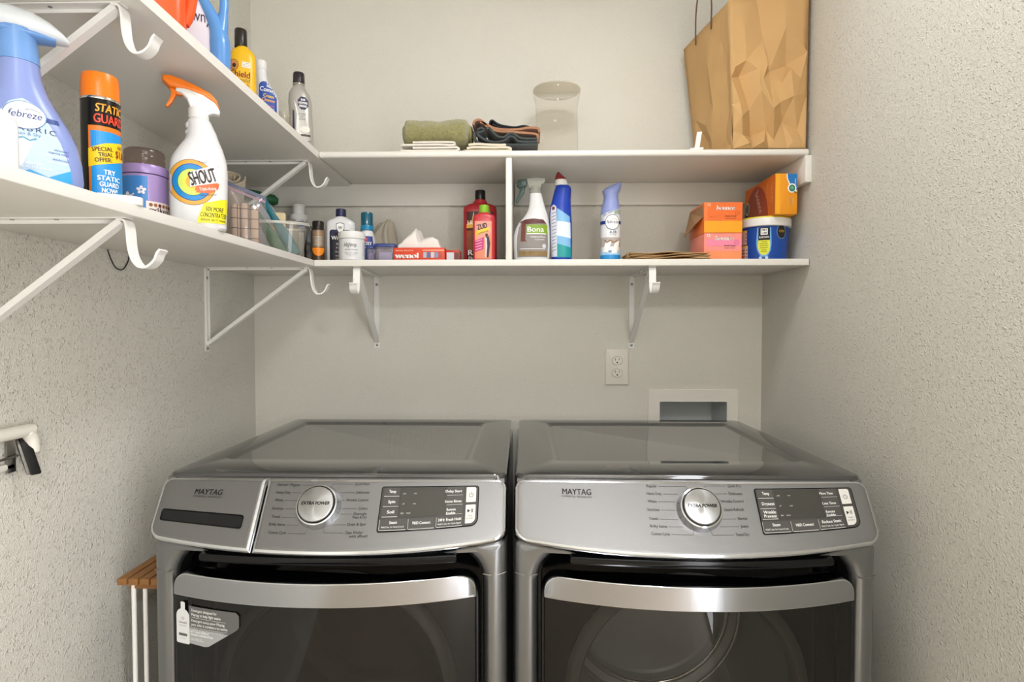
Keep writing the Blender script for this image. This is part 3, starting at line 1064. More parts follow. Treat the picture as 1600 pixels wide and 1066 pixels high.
# ------------------------------------------------------------------ fittings on the walls
OUT_PL = mat('#e4dfd4', 0.35, var=0.01, name='ivory_plastic')
t = thing('wall_outlet', 'ivory duplex power outlet on the wall above the dryer', 'outlet', (0.313, YB, 1.1405))
pl = lambda i, dy: [(x, dy, z) for x, z in rrect(-0.0395 + i, 0.0395 - i, -0.0622 + i, 0.0622 - i, max(0.001, 0.004 - i), 4)]
MB().rings([pl(0, 0), pl(0, -0.003), pl(0.0015, -0.005), pl(0.006, -0.0065)], OUT_PL, False, True).build('plate', t)
for s in (1, -1):
    zc = s * 0.0205
    rr = lambda k, y: [(x * k, y, zc + z * k) for x, z in ([sup(2 * math.pi * i / 32, 0.0172, 0.0142, 3.2) for i in range(32)])]
    rc = MB().rings([rr(1.0, -0.0055), rr(1.0, -0.0082), rr(0.96, -0.0088)], OUT_PL, False, True).build('receptacle', t)
    a = Art()
    a.ring(0, zc, 0.0176, 0.0146, 0.0007, GREYINK, 0)
    a.rect(-0.0075, -0.0058, zc + 0.0005, zc + 0.0080, BLACK_INK, 0)
    a.rect(0.0058, 0.0073, zc + 0.0015, zc + 0.0078, BLACK_INK, 0)
    a.ell(0, zc - 0.0065, 0.0026, 0.0026, BLACK_INK, 0, 12)
    a.build('slots', rc, flat((0, -0.0089, 0), (1, 0, 0), (0, 0, 1)))
MB().lathe([(0.0032, 0), (0.0030, 0.0012), (0, 0.0016)], OUT_PL, 12, tf=Matrix.Translation((0, -0.0064, 0)) @ Matrix.Rotation(R(90), 4, 'X')).build('screw', t)

# recessed connection box half hidden by the dryer
BOXW = mat('#e6e2d9', 0.4, var=0.01, name='box_plastic')
t = thing('connection_box', 'recessed white wall box peeking over the back of the dryer', 'wall box', ((BX0 + BX1) / 2, YB, 0.96))
hx = (BX1 - BX0) / 2
fo = lambda i, y: [(x, y, z) for x, z in rrect(-0.1505 + i, 0.1505 - i, -0.096 + i, 0.1055 - i, 0.002, 2)]
fi = lambda y: [(x, y, z) for x, z in rrect(-hx + 0.001, hx - 0.001, BZ0 - 0.959, BZ1 - 0.961, 0.002, 2)]
MB().rings([fo(0, 0.0), fo(0, -0.004), fo(0.002, -0.006), fi(-0.006), fi(0.0)], BOXW, False, False).build('frame', t, smooth=20)
BOXIN = mat('#cfd2d2', 0.35, 0.2, var=0.02, name='box_inner')
MB().rings([fi(0.0005), fi(0.150)], BOXIN, False, True).build('recess', t, smooth=20)

# clip holder on the left wall
t = thing('clip_holder', 'white wall rack with a metal spring clip and wire', 'wall rack', (XL, 0.980, 1.062))
RACK = mat('#e9e5db', 0.4, var=0.02, name='rack_plastic')
w2 = [(y, z) for y, z in rrect(-0.30, 0.052, -0.07, 0.040, 0.022, 6)]
pth = [(0.008, y, z) for y, z in w2]
pth = [(0.008, -0.30, 0.027)] + [(0.008, y, z) for y, z in ((0.010, 0.027), (0.028, 0.024), (0.038, 0.012), (0.041, -0.004), (0.041, -0.014))]
MB().tube([(x + 0.004, y, z) for x, y, z in catmull(pth, 5)], 0.0115, RACK, 14).build('frame', t, smooth=60)
MB().box((0.006, 0.002, -0.010), (0.004, 0.018, 0.066), STEEL, 0.001).build('clip_plate', t)
MB().prism(rrect(-0.0075, 0.0075, -0.036, 0.036, 0.003), 0, 0.004, STEEL, 0.001).build('clip_lever', t, loc=(0.018, 0.020, -0.016), rot=(R(-28), R(0), R(70)))
MB().prism(rrect(-0.0085, 0.0085, -0.038, 0.034, 0.003), 0, 0.003, BLACK_PL, 0.001).build('grip_pad', t, loc=(0.022, 0.024, -0.016), rot=(R(-28), R(0), R(70)))
MB().tube([(0.012, -0.30, -0.028), (0.012, 0.010, -0.014)], 0.0022, STEEL, 8).build('wire', t)
MB().box((0.004, -0.14, -0.032), (0.008, 0.30, 0.012), RACK, 0.003).build('lower_rail', t)

# wire loop under the lower left shelf
lp = catmull([(XL + 0.003, 1.232, LZ - TH), (XL + 0.004, 1.240, LZ - TH - 0.020), (XL + 0.004, 1.255, LZ - TH - 0.038), (XL + 0.005, 1.275, LZ - TH - 0.040),
              (XL + 0.004, 1.293, LZ - TH - 0.022), (XL + 0.003, 1.302, LZ - TH)], 6)
tag(MB().tube(lp, 0.0013, mat('#23241f', 0.4), 8).build('wire_loop'), 'thin dark wire loop hanging under the lower shelf', 'wire')

# slatted stand between washer and wall
WOOD = mat('#8f6236', 0.45, var=0.35, vscale=30, stretch=(12, 1, 12), name='oiled_wood')
t = thing('slatted_stand', 'narrow stand with brown wooden slats and white legs beside the washer', 'stand', (-0.800, 1.36, 0))
for i, x in enumerate((-0.0475, -0.0235, 0.0005, 0.0245)):
    MB().box((x, -0.01, 0.7375), (0.0205, 0.36, 0.014), WOOD, 0.0015).build('slat', t)
for y in (-0.165, 0.135):
    MB().box((-0.006, y, 0.7235), (0.075, 0.020, 0.014), WOOD, 0.0015).build('crossbar', t)
for x in (-0.0340, 0.026):
    for y in (-0.172, 0.142):
        MB().tube([(x, y, 0.0), (x, y, 0.7305)], 0.0048, WHITE_METAL, 12).build('leg', t)
MB().tube([(-0.0095, -0.172, 0.0), (-0.0095, -0.172, 0.7170)], 0.0045, WHITE_METAL, 12).build('leg', t)

# ------------------------------------------------------------------ lower shelf along the left wall
C = Vector


def bottle(name, label, cat, X, Y, Z, deg, group=None):
    return thing(name, label, cat, (X, Y, Z), R(deg), group)


# white dispenser at the edge of the frame
t = bottle('plastic_dispenser', 'small white arched plastic dispenser in front of the big blue spray bottle', 'dispenser', -0.634, 0.676, LZ, 44)
arch = lambda i, y: [(x, y, z) for x, z in rrect(-0.024 + i, 0.022 - i, 0.0 + i * 0.2, 0.074 - i, (0.002, 0.002, 0.020 - i * .5, 0.020 - i * .5), 8)]
MB().rings([arch(0, 0.016), arch(0, -0.012), arch(0.0015, -0.0145), arch(0.005, -0.015), arch(0.0065, -0.0135), arch(0.0085, -0.008)], WHITE_PL).build('shell', t)
MB().box((0, -0.011, 0.017), (0.034, 0.009, 0.030), mat('#e3e3e0', 0.35), 0.003).build('front_cup', t)

# big blue fabric spray
t = bottle('spray_bottle', 'large periwinkle blue spray bottle with pale blue label', 'spray bottle', -0.700, 0.800, LZ, 41)
PERI = mat('#8796cc', 0.28, var=0.03, spec=0.5, name='periwinkle_plastic')
secs = [(0.000, -.002, 0, .056, .030, 2.6), (0.006, -.002, 0, .0615, .034, 2.6), (0.025, -.002, 0, .0635, .036, 2.5), (0.050, -.002, 0, .0620, .0355, 2.4), (0.075, -.002, 0, .0570, .034, 2.4),
        (0.100, -.003, 0, .0480, .031, 2.3), (0.120, -.005, 0, .0385, .028, 2.2), (0.140, -.007, 0, .0300, .0255, 2.1), (0.160, -.0085, 0, .0250, .0238, 2), (0.182, -.009, 0, .0228, .0225, 2)]
bd = MB().loft(secs, PERI, 64).build('body', t)
BLUEC = mat('#6f99d2', 0.32, var=0.04, name='blue_collar')
MB().loft([(0.1825, -.009, 0, .0235, .0225, 2), (0.200, -.0095, 0, .0228, .022, 2), (0.216, -.010, 0, .022, .021, 2), (0.228, -.011, 0, .024, .021, 2)], BLUEC, 40).build('collar', t)
tf = Matrix.Translation((0, 0, 0.237)) @ Matrix.Rotation(R(90), 4, 'Y')
hd = MB().loft([(-0.075, 0.004, 0, .003, .004, 2), (-0.070, 0.002, 0, .011, .011, 2.2), (-0.050, -.002, 0, .016, .018, 2.2), (-0.020, -.003, 0, .019, .0225, 2.2), (0.005, -.002, 0, .0175, .023, 2.2),
                (0.025, 0.002, 0, .013, .020, 2.2), (0.040, 0.007, 0, .0075, .014, 2.2), (0.0475, .0105, 0, .003, .007, 2)], mat('#d9dde0', 0.35, var=0.03), 32, tf=tf).build('spray_head', t)
MB().loft([(-0.055, 0.012, 0, .004, .014, 2), (-0.020, 0.0135, 0, .007, .021, 2), (0.010, 0.0140, 0, .006, .020, 2), (0.032, 0.0135, 0, .004, .012, 2)], BLUEC, 28, tf=tf).build('head_underside', t)
MB().tube(catmull([(-0.040, 0, 0.226), (-0.047, 0, 0.205), (-0.055, 0, 0.185)], 5), 0.006, BLUEC, 10).build('trigger', t)
LB = mat('#bcd2ea', 0.4, var=0.03)
MBL = mat('#3fa3dd', 0.4, var=0.08)
NAVY = mat('#1d3b82', 0.4)
a = Art()
a.poly([(-0.045, 0.009), (-0.02, 0.0075), (0.02, 0.0075), (0.041, 0.010), (0.047, 0.020), (0.0445, 0.040), (0.034, 0.066), (0.020, 0.090), (0.008, 0.108), (-0.006, 0.114), (-0.020, 0.108), (-0.036, 0.085), (-0.047, 0.058), (-0.052, 0.025)], LB, 0)
a.poly([(-0.045, 0.009), (-0.02, 0.0075), (0.02, 0.0075), (0.041, 0.010), (0.047, 0.020), (0.0452, 0.036), (0.020, 0.022), (0.0, 0.030), (-0.02, 0.018), (-0.0505, 0.034), (-0.052, 0.025)], MBL, 1)
a.poly([(-0.030, 0.012), (-0.012, 0.012), (0.003, 0.050), (-0.022, 0.052)], mat('#e9eef6', 0.5), 2)
a.line([(-0.024, 0.052), (-0.018, 0.047), (-0.010, 0.050), (-0.003, 0.0465), (0.004, 0.050)], 0.0022, mat('#5f9db5', 0.5), 3)
a.poly([(-0.043, 0.073), (0.0300, 0.075), (0.0280, 0.081), (-0.040, 0.080)], NAVY, 2)
a.ell(-0.008, 0.079, 0.0235, 0.0185, mat('#5c7fae', 0.4), 3)
a.ell(-0.008, 0.079, 0.0225, 0.0175, WHITE_INK, 4)
a.text('febreze', -0.008, 0.0755, 0.0092, NAVY, 5, w=0.036, shear=0.2, bold=0.004)
a.line([(-0.008, 0.0870), (0.002, 0.0880), (0.010, 0.0845)], 0.0006, NAVY, 5)
a.text('FABRIC', 0.001, 0.0585, 0.0066, mat('#3b4560', 0.5), 3, w=0.050, spacing=1.3)
a.text('Linen & Sky', -0.006, 0.0530, 0.0042, mat('#6a86ad', 0.5), 3, w=0.030)
for i, (s, w) in enumerate((('eliminates', 0.016), ('lingering odors', 0.022), ('eliminates tough odors', 0.027), ('deodorizes', 0.018), ('fabric refresher', 0.024))):
    a.text(s, 0.039, 0.0385 - 0.0042 * i, 0.0024, NAVY if i in (0, 1, 3) else WHITE_INK, 3, w=w, align='r')
a.text('FABRIC REFRESHER', -0.005, 0.0160, 0.0030, WHITE_INK, 3, w=0.032)
a.text('23.6 FL OZ 698 mL', 0.002, 0.0112, 0.0026, WHITE_INK, 3, w=0.038)
a.items = [([(u + 0.004, v * 1.06 + 0.020) if lay >= 2 else (u, v * 1.12 if v > 0.05 else v) for u, v in vs], fs, m_, lay) for vs, fs, m_, lay in a.items]
a.build('label', bd, on_loft(secs), du=0.004, dv=0.004)

# aerosol can
t = bottle('aerosol_can', 'black aerosol can with bright orange cap and comic style label', 'aerosol can', -0.668, 0.896, LZ, 36.7)
OR = mat('#f07a14', 0.3, var=0.03, name='orange_plastic')
r0 = 0.0262
bd = MB().lathe([(0.0245, 0.0), (r0, 0.002), (r0, 0.164), (0.0255, 0.166)], mat('#15130f', 0.22, 0.2, name='can_black'), 56).build('can', t)
MB().lathe([(r0 + 0.0006, 0.1655), (r0 + 0.0009, 0.1675), (r0, 0.1695)], CHROME, 56).build('seam_ring', t)
MB().lathe([(0.0262, 0.1685), (0.0256, 0.190), (0.0246, 0.205), (0.0236, 0.2075), (0.0, 0.2078)], OR, 56).build('cap', t)
CY = on_cyl(r0)
RED = mat('#e8442c', 0.4)
YEL = mat('#f4c51c', 0.4)
CYAN = mat('#1f8fd6', 0.4)
ORI = mat('#e0761d', 0.4)
a = Art()
a.rect(-0.017, 0.062, 0.003, 0.124, ORI, 0, 0.001)
a.rect(-0.0135, 0.055, 0.006, 0.116, CYAN, 1)
a.poly([(-0.017, 0.060), (0.005, 0.066), (0.03, 0.074), (0.055, 0.078), (0.055, 0.106), (0.03, 0.104), (0.005, 0.098), (-0.017, 0.088)], YEL, 2)
a.text('STATIC', 0.013, 0.1455, 0.0125, mat('#f0a02c', 0.4), 2, w=0.040, bold=0.03, shear=0.1)
a.text('GUARD', 0.013, 0.1285, 0.0135, RED, 2, w=0.044, bold=0.03)
a.text('SPECIAL', 0.002, 0.0855, 0.0062, BLACK_INK, 4, w=0.027, rot=7, bold=0.02)
a.text('TRIAL', 0.006, 0.0775, 0.0062, BLACK_INK, 4, w=0.019, rot=7, bold=0.02)
a.text('OFFER:', 0.003, 0.0690, 0.0062, BLACK_INK, 4, w=0.022, rot=7, bold=0.02)
a.text('GET', 0.027, 0.0935, 0.0045, BLACK_INK, 4, w=0.010, bold=0.02)
a.text('$1.00', 0.029, 0.0790, 0.0115, mat('#8a2d14', 0.5), 4, w=0.021, bold=0.03)
for i, s in enumerate(('TRY', 'STATIC', 'GUARD', 'NOW!')):
    a.text(s, 0.010, 0.0500 - 0.0094 * i, 0.0072, WHITE_INK, 4, w=0.0052 * len(s), bold=0.03)
a.rect(-0.0135, 0.0075, 0.006, 0.017, mat('#dcd6c8', 0.5), 3)
a.ell(-0.003, 0.012, 0.007, 0.0045, mat('#6b2a2a', 0.5), 4)
a.rect(0.009, 0.030, 0.006, 0.017, mat('#ded2b4', 0.5), 3)
a.ell(0.018, 0.0105, 0.006, 0.003, mat('#c2401f', 0.5), 4)
a.build('label', bd, CY, du=0.003)

# flat white lid in front of it
t = bottle('plastic_tray', 'flat white plastic tray lying at the shelf edge below the aerosol can', 'tray', -0.6165, 0.858, LZ, 34)
MB().prism(rrect(-0.033, 0.033, -0.011, 0.011, 0.008, 6), 0, 0.0125, WHITE_PL, 0.002, plane='xy').build('shell', t)
MB().prism(rrect(-0.026, 0.026, -0.006, 0.006, 0.004, 6), 0.0122, 0.0138, WHITE_PL, 0.0006, plane='xy').build('raised_panel', t)

# round tin with clear lid
t = bottle('round_tin', 'round lilac and blue tin with a clear domed lid', 'tin', -0.722, 1.080, LZ, 33.8)
LIL = mat('#a48cc0', 0.3, 0.1, var=0.04, name='lilac_tin')
rt = 0.0385
bd = MB().lathe([(0.037, 0), (rt, 0.002), (rt, 0.094), (0.0378, 0.097)], LIL, 56).build('body', t)
MB().lathe([(0.0395, 0.0985), (0.0400, 0.100), (0.0400, 0.112), (0.0385, 0.1150), (0.034, 0.1155)], LIL, 56).build('rim', t)
SMOKE = clear_mat('smoky_clear_plastic', '#d9cdc8', 0.10, '#a8988f', 0.05)
cl = MB()
prof = [(0.0345, 0.1155), (0.0345, 0.122), (0.0335, 0.124), (0.0345, 0.126), (0.0340, 0.132), (0.0330, 0.134), (0.0340, 0.136), (0.0335, 0.144), (0.030, 0.1475), (0.0, 0.148)]
cl.lathe(prof, SMOKE, 48, cap0=False)
cl.build('clear_lid', t, smooth=60)
a = Art()
TB = mat('#3d83c8', 0.35, var=0.05)
PALE = mat('#ece6ea', 0.4)
a.rect(-0.060, 0.004, 0.002, 0.092, TB, 0)
for cx, cy, s in ((-0.006, 0.066, 1.0), (-0.030, 0.052, 1.3)):
    for k in range(5):
        an = R(90 + 72 * k)
        a.ell(cx + 0.0048 * s * math.cos(an), cy + 0.0048 * s * math.sin(an), 0.0034 * s, 0.0026 * s, PALE, 1, 12, 90 + 72 * k)
a.ell(-0.019, 0.058, 0.0016, 0.0016, PALE, 1, 10)
a.ell(-0.018, 0.053, 0.0012, 0.0012, PALE, 1, 10)
a.ell(-0.030, 0.045, 0.016, 0.007, PALE, 1)
a.rect(0.001, 0.060, 0.003, 0.047, mat('#efe0da', 0.4), 1)
for i in range(7):
    a.ell(0.0085 + 0.0078 * i, 0.0405, 0.0032, 0.0035, mat(('#8a5a34', '#9a6a3e', '#6e2f28')[i % 3], 0.5), 2, 12)
a.text('nyåkers', 0.026, 0.0275, 0.0090, BLACK_INK, 2, w=0.040, bold=0.02)
a.text('pepparkakor', 0.026, 0.0190, 0.0050, BLACK_INK, 2, w=0.036)
a.build('label', bd, on_cyl(rt), du=0.004)

# stain remover trigger spray
t = bottle('trigger_bottle', 'white trigger spray bottle with orange trigger and rainbow ring label', 'spray bottle', -0.630, 1.100, LZ, 29.7)
WB = mat('#dadadb', 0.28, var=0.02, name='white_bottle')
secs = [(0.0, 0, 0, .044, .028, 3), (0.004, 0, 0, .0475, .031, 3), (0.060, .0005, 0, .0495, .032, 3), (0.110, .001, 0, .0500, .032, 3), (0.128, .0015, 0, .0485, .0315, 2.8), (0.142, .003, 0, .0445, .0305, 2.6),
        (0.158, .0055, 0, .0375, .029, 2.4), (0.172, .0075, 0, .0300, .027, 2.3), (0.180, .0072, 0, .0275, .0255, 2.2), (0.187, .0065, 0, .0262, .0245, 2.2), (0.195, .0055, 0, .0235, .023, 2.1), (0.203, .0035, 0, .0222, .0215, 2.1), (0.210, .0030, 0, .0195, .019, 2), (0.213, .0030, 0, .0170, .017, 2)]
bd = MB().loft(secs, WB, 64).build('body', t)
# finger grips moulded in the neck
for z, x in ((0.186, -0.0185), (0.200, -0.0180)):
    MB().loft([(z - 0.006, x, 0, .002, .006, 2), (z, x + 0.001, 0, .0045, .013, 2), (z + 0.006, x + 0.002, 0, .002, .006, 2)], WB, 20).build('finger_grip', t)
MB().lathe([(0.0178, 0.213), (0.0182, 0.215), (0.0178, 0.232), (0.0165, 0.234)], WHITE_PL, 40, cx=0.002).build('collar', t)
kx = lambda px: (px - 310) * .001085
kz = lambda py: (361 - py) / 809.0
P2 = lambda pts: [(kx(x), kz(y)) for x, y in pts]
MB().prism(P2([(277, 147), (290, 145), (320, 150), (341, 162), (346, 174), (344, 179), (335, 178), (328, 181), (324, 190), (299, 190), (298, 172), (294, 161), (286, 154), (277, 152)]), -0.0115, 0.0115, WHITE_PL, 0.003, 3).build('spray_head', t)
MB().prism(P2([(258, 131), (270, 129.5), (288, 133), (312, 140), (332, 148), (341, 157), (345.5, 172), (336, 161), (318, 152.5), (296, 147.5), (280, 147), (268, 147), (260, 140), (257, 137)]), -0.0125, 0.0125, OR, 0.003, 3).build('orange_top', t)
MB().prism(P2([(268, 147), (279, 148), (277, 158), (271, 170), (264, 177), (261, 175), (267, 165), (270, 155)]), -0.006, 0.006, OR, 0.0018, 2).build('trigger', t)
MB().prism(P2([(276, 148), (290, 148), (291, 155), (278, 156)]), -0.006, 0.006, OR, 0.001, 2).build('trigger_link', t)
a = Art()
cx, cy = kx(300), kz(292)
GOLD = mat('#dba23a', 0.4)
for rr_, m_ in ((0.0405, mat('#8b5a2a', 0.4)), (0.0395, GOLD), (0.0330, mat('#0f4f9c', 0.4)), (0.0315, mat('#1283c8', 0.4)), (0.0240, mat('#1d6d6a', 0.4)), (0.0230, mat('#c9dc62', 0.4)), (0.0150, mat('#f1d93c', 0.4)), (0.0105, mat('#f0a93a', 0.4))):
    a.ell(cx, cy, rr_, rr_ * 1.06, m_, len(a.items), 40)
n0 = len(a.items)
a.poly([(cx + .004, cy - .016), (cx + .044, cy + .002), (cx + .0455, cy + .036), (cx + .038, cy + .030), (cx + .012, cy + .014)], mat('#e06a35', 0.4), n0)
a.poly([(cx - .003, cy - .009), (cx + .045, cy + .004), (cx + .0455, cy + .034), (cx + .036, cy + .035), (cx - .003, cy + .019)], WHITE_INK, n0 + 1)
a.poly([(cx + .006, cy - .019), (cx + .030, cy - .018), (cx + .044, cy - .008), (cx + .046, cy + .002), (cx + .010, cy - .007)], mat('#e0693a', 0.4), n0 + 1)
a.text('SHOUT', cx + .0215, cy + .0000, 0.0250, mat('#2a1618', 0.5), n0 + 2, w=0.047, bold=0.05, rot=17)
a.text('Triple-Acting', cx + .0265, cy - .0125, 0.0058, WHITE_INK, n0 + 2, w=0.029, rot=9, shear=0.1)
a.text('stain remover', cx + .0280, cy - .0225, 0.0030, mat('#5a4a48', 0.5), n0 + 2, w=0.028, rot=8)
a.text('S.C. Johnson', cx + .0170, cy + .0380, 0.0030, mat('#4a2d2d', 0.5), n0 + 2, w=0.014, rot=-6)
a.poly([(kx(318), kz(322)), (kx(354.5), kz(312)), (kx(354.5), kz(351)), (kx(306), kz(353)), (kx(311), kz(338))], mat('#f0e22a', 0.4), n0 + 1)
a.text('50X MORE', kx(334), kz(334), 0.0085, BLACK_INK, n0 + 2, w=0.030, bold=0.02, shear=0.12)
a.text('CONCENTRATED', kx(332), kz(343), 0.0085, BLACK_INK, n0 + 2, w=0.044, bold=0.02, shear=0.12)
a.text('REMOVES 100s OF STAINS', kx(332), kz(349), 0.0042, BLACK_INK, n0 + 2, w=0.042, bold=0.02)
a.build('label', bd, on_loft(secs), du=0.004, dv=0.006, dh=0.00012)

# rolled cloth standing on end behind the bag
CL_B = mat('#cdbfa8', 0.9, var=0.12, vscale=60, bump=0.0006, bscale=600, sheen=0.3, name='beige_cloth')
CL_BR = mat('#6b3f30', 0.9, var=0.1, bump=0.0006, bscale=600, name='brown_cloth')
t = thing('rolled_cloth', 'beige cloth rolled round a brown one, leaning behind the zip bag', 'cloth', (-0.872, 1.660, LZ + 0.030))
ax = Vector((0.115, -0.185, 0.172))
zq = Vector((0, 0, 1)).rotation_difference(ax.normalized()).to_matrix().to_4x4()
L_ = ax.length
sp = [(0.005 + 0.026 * i / 70) for i in range(71)]
MB().ribbon([zq @ Vector((sp[i] * math.cos(i * 0.19) * 1.05, sp[i] * math.sin(i * 0.19), L_ / 2 + 0.003 * math.sin(i * 0.4))) for i in range(71)], ax, L_, 0.0030, CL_B).build('outer_cloth', t, smooth=60)
MB().lathe([(0.017, 0.004), (0.018, 0.10), (0.017, L_ - 0.022), (0.0, L_ - 0.020)], CL_BR, 20, tf=zq).build('inner_cloth', t)

# checked cloth bundle and the zip bag around it
CHK = mat('#c2a48c', 0.85, var=0.12, vscale=50, bump=0.0005, bscale=500, name='checked_cloth')
nt = CHK.node_tree
bk = nt.nodes.new('ShaderNodeTexBrick')
bk.offset = 0.0
bk.inputs['Scale'].default_value = 1.0
bk.inputs['Brick Width'].default_value = 0.0235
bk.inputs['Row Height'].default_value = 0.0235
bk.inputs['Mortar Size'].default_value = 0.0009
bk.inputs['Color1'].default_value = lin('#c6aa92')
bk.inputs['Color2'].default_value = lin('#cdb49f')
bk.inputs['Mortar'].default_value = lin('#4b3b33')
tcn = nt.nodes.new('ShaderNodeTexCoord')
mpn = nt.nodes.new('ShaderNodeMapping')
mpn.inputs['Rotation'].default_value = (R(90), 0, 0)
nt.links.new(tcn.outputs['Object'], mpn.inputs['Vector'])
nt.links.new(mpn.outputs['Vector'], bk.inputs['Vector'])
nt.links.new(bk.outputs['Color'], nt.nodes['Principled BSDF'].inputs['Base Color'])
t = bottle('cloth_bundle', 'checked beige cloth rolls inside the clear zip bag', 'cloth', -0.672, 1.385, LZ + 0.003, 26.3)
for i, (x, hgt) in enumerate(((-0.028, 0.106), (-0.007, 0.110), (0.014, 0.104))):
    MB().loft([(0.002, x, 0, .0085, .012, 3), (0.008, x, 0, .0102, .015, 3), (hgt - 0.01, x, 0, .0102, .015, 3), (hgt - 0.002, x, 0, .0085, .012, 2.5), (hgt, x, 0, .004, .006, 2)], CHK, 28).build('cloth_roll', t)
MB().box((-0.010, -0.018, 0.008), (0.055, 0.012, 0.014), mat('#d8ccc0', 0.8), 0.003).build('paper_slip', t)
ZIP = clear_mat('clear_bag_film', '#f4f2f2', 0.10, '#e6e2e0', 0.08)
t = bottle('zip_bag', 'clear zip bag with a blue and purple seal beside the rainbow bottle', 'bag', -0.672, 1.385, LZ, 26.3)


def bagp(u, v, s):
    x = -0.047 + 0.088 * u
    z = 0.002 + (0.158 - 0.030 * u) * v
    th = 0.030 * math.sin(math.pi * min(1, u * 1.02 + 0.001)) ** 0.4 * (1 - v ** 2.2) ** 0.8 + 0.0008
    wr = 0.0025 * noise.noise((u * 7, v * 7, s * 3)) * (1 - v)
    return Vector((x + 0.004 * noise.noise((u * 3, v * 5, 2)), s * th + wr, z))


mb = MB()
mb.grid(lambda u, v: bagp(u, v, -1), 22, 22, ZIP)
mb.grid(lambda u, v: bagp(u, v, 1), 22, 22, ZIP)
mb.build('film', t, smooth=60)
MB().ribbon([bagp(i / 10, 0.985, -0.2) + Vector((0, -0.0015, 0)) for i in range(11)], (0, 0, 1), 0.0085, 0.0022, mat('#4d5470', 0.4)).build('blue_seal', t)
MB().ribbon([bagp(i / 10, 0.915, -0.2) + Vector((0, -0.0025, 0)) for i in range(11)], (0, 0, 1), 0.0060, 0.0018, mat('#a0788e', 0.4)).build('purple_seal', t)

# dark green scrub brush behind
GRN = mat('#1f5a34', 0.4, var=0.08, name='green_plastic')
t = bottle('scrub_brush', 'dark green scrub brush standing on its handle in the corner', 'brush', -0.800, 1.700, LZ, 25)
MB().loft([(0, 0, 0, .010, .008, 2.5), (0.05, 0, 0, .013, .010, 2.5), (0.12, 0.004, 0, .011, .009, 2.5), (0.19, 0.01, 0, .014, .011, 2.5), (0.2, 0.01, 0, .012, .010, 2.5)], GRN, 20).build('handle', t)
tf = Matrix.Translation((0, 0, 0.2)) @ Matrix.Rotation(R(98), 4, 'Y')
MB().loft([(-0.055, 0, 0, .006, .014, 2.5), (-0.045, 0, 0, .0145, .022, 2.5), (0.0, 0, 0, .018, .025, 2.5), (0.050, 0, 0, .016, .022, 2.5), (0.062, 0, 0, .008, .013, 2.2)], GRN, 28, tf=tf).build('head', t)

# clear tub with brushes, lid and sponge in it
TUBM = clear_mat('clear_tub_plastic', '#f3f1ec', 0.16, '#d9d4c8', 0.06)
t = bottle('clear_tub', 'clear plastic tub holding green and teal brushes', 'tub', -0.668, 1.567, LZ, 22.9)
mb = MB()
mb.loft([(0.0015, 0, 0, .052, .042, 3), (0.004, 0, 0, .055, .045, 3), (0.088, 0, 0, .067, .055, 3.4)], TUBM, 56, cap1=False)
mb.build('shell', t, smooth=40)
TUBR = clear_mat('tub_rim_plastic', '#f0eee8', 0.62, '#d9d5ca', 0.08)
MB().loft([(0.0865, 0, 0, .0672, .0552, 3.4), (0.0865, 0, 0, .0745, .0610, 3.4), (0.0900, 0, 0, .0755, .0618, 3.4), (0.0945, 0, 0, .0745, .0610, 3.4), (0.0945, 0, 0, .0672, .0552, 3.4)], TUBR, 56, False, False).build('rim', t, smooth=30)


def brush(name, label, top, bot, m, w0, w1):
    t_ = thing(name, label, 'brush', bot)
    d_ = Vector(top) - Vector(bot)
    n_ = d_.normalized()
    side = n_.cross(Vector((0.39, -0.92, 0))).normalized()
    up_ = side.cross(n_)
    mtx = Matrix((side, up_, n_)).transposed().to_4x4()
    L_ = d_.length
    MB().loft([(0.0, 0, 0, w1, w1 * .6, 3), (L_ * .3, 0, 0, w1 * 1.1, w1 * .6, 3), (L_ * .5, 0, 0, w1 * .8, w1 * .5, 2.6), (L_ * .7, 0, 0, w0, w0 * .6, 2.4), (L_ * .95, 0, 0, w0 * 1.1, w0 * .6, 2.4), (L_, 0, 0, w0 * .7, w0 * .4, 2.2)], m, 20, tf=mtx).build('handle', t_)
    MB().box((0, -w1 * 0.6, L_ * .17), (w1 * 1.6, w1 * 1.0, L_ * .3), mat('#cfc9ae', 0.8, bump=0.001, bscale=900), 0.001, rot=None).build('bristles', t_).matrix_local = mtx @ Matrix.Translation((0, 0, 0))
    return t_


brush('dish_brush', 'teal handled brush leaning in the clear tub', (-0.722, 1.567, 1.632), (-0.634, 1.582, 1.476), mat('#0b6672', 0.35, var=0.05), 0.0085, 0.0145)
brush('dish_brush', 'green handled brush leaning lowest in the clear tub', (-0.735, 1.532, 1.604), (-0.656, 1.545, 1.474), mat('#155f33', 0.35, var=0.05), 0.009, 0.0150)
t = bottle('oval_lid', 'pale oval plastic lid standing on edge behind the teal brush', 'lid', -0.768, 1.680, LZ, 24)
DISC = mat('#c6cfdb', 0.4, var=0.03)
ov = lambda k, y: [(0.040 * k * math.cos(2 * math.pi * i / 40), y, 0.092 + 0.092 * k * math.sin(2 * math.pi * i / 40)) for i in range(40)]
MB().rings([ov(0.97, 0.002), ov(1.0, 0.001), ov(1.0, -0.002), ov(0.96, -0.003)], DISC).build('plate', t)
MB().rings([ov(0.90, -0.002), ov(0.90, -0.0045), ov(0.84, -0.0045), ov(0.84, -0.002)], mat('#d5dde6', 0.4), False, False).build('rim', t)
t = bottle('cream_sponge', 'cream sponge sticking up at the back of the clear tub', 'sponge', -0.694, 1.598, LZ + 0.006, 18)
SPG = mat('#dcc9a4', 0.9, var=0.12, vscale=120, bump=0.0012, bscale=350, name='cream_sponge')
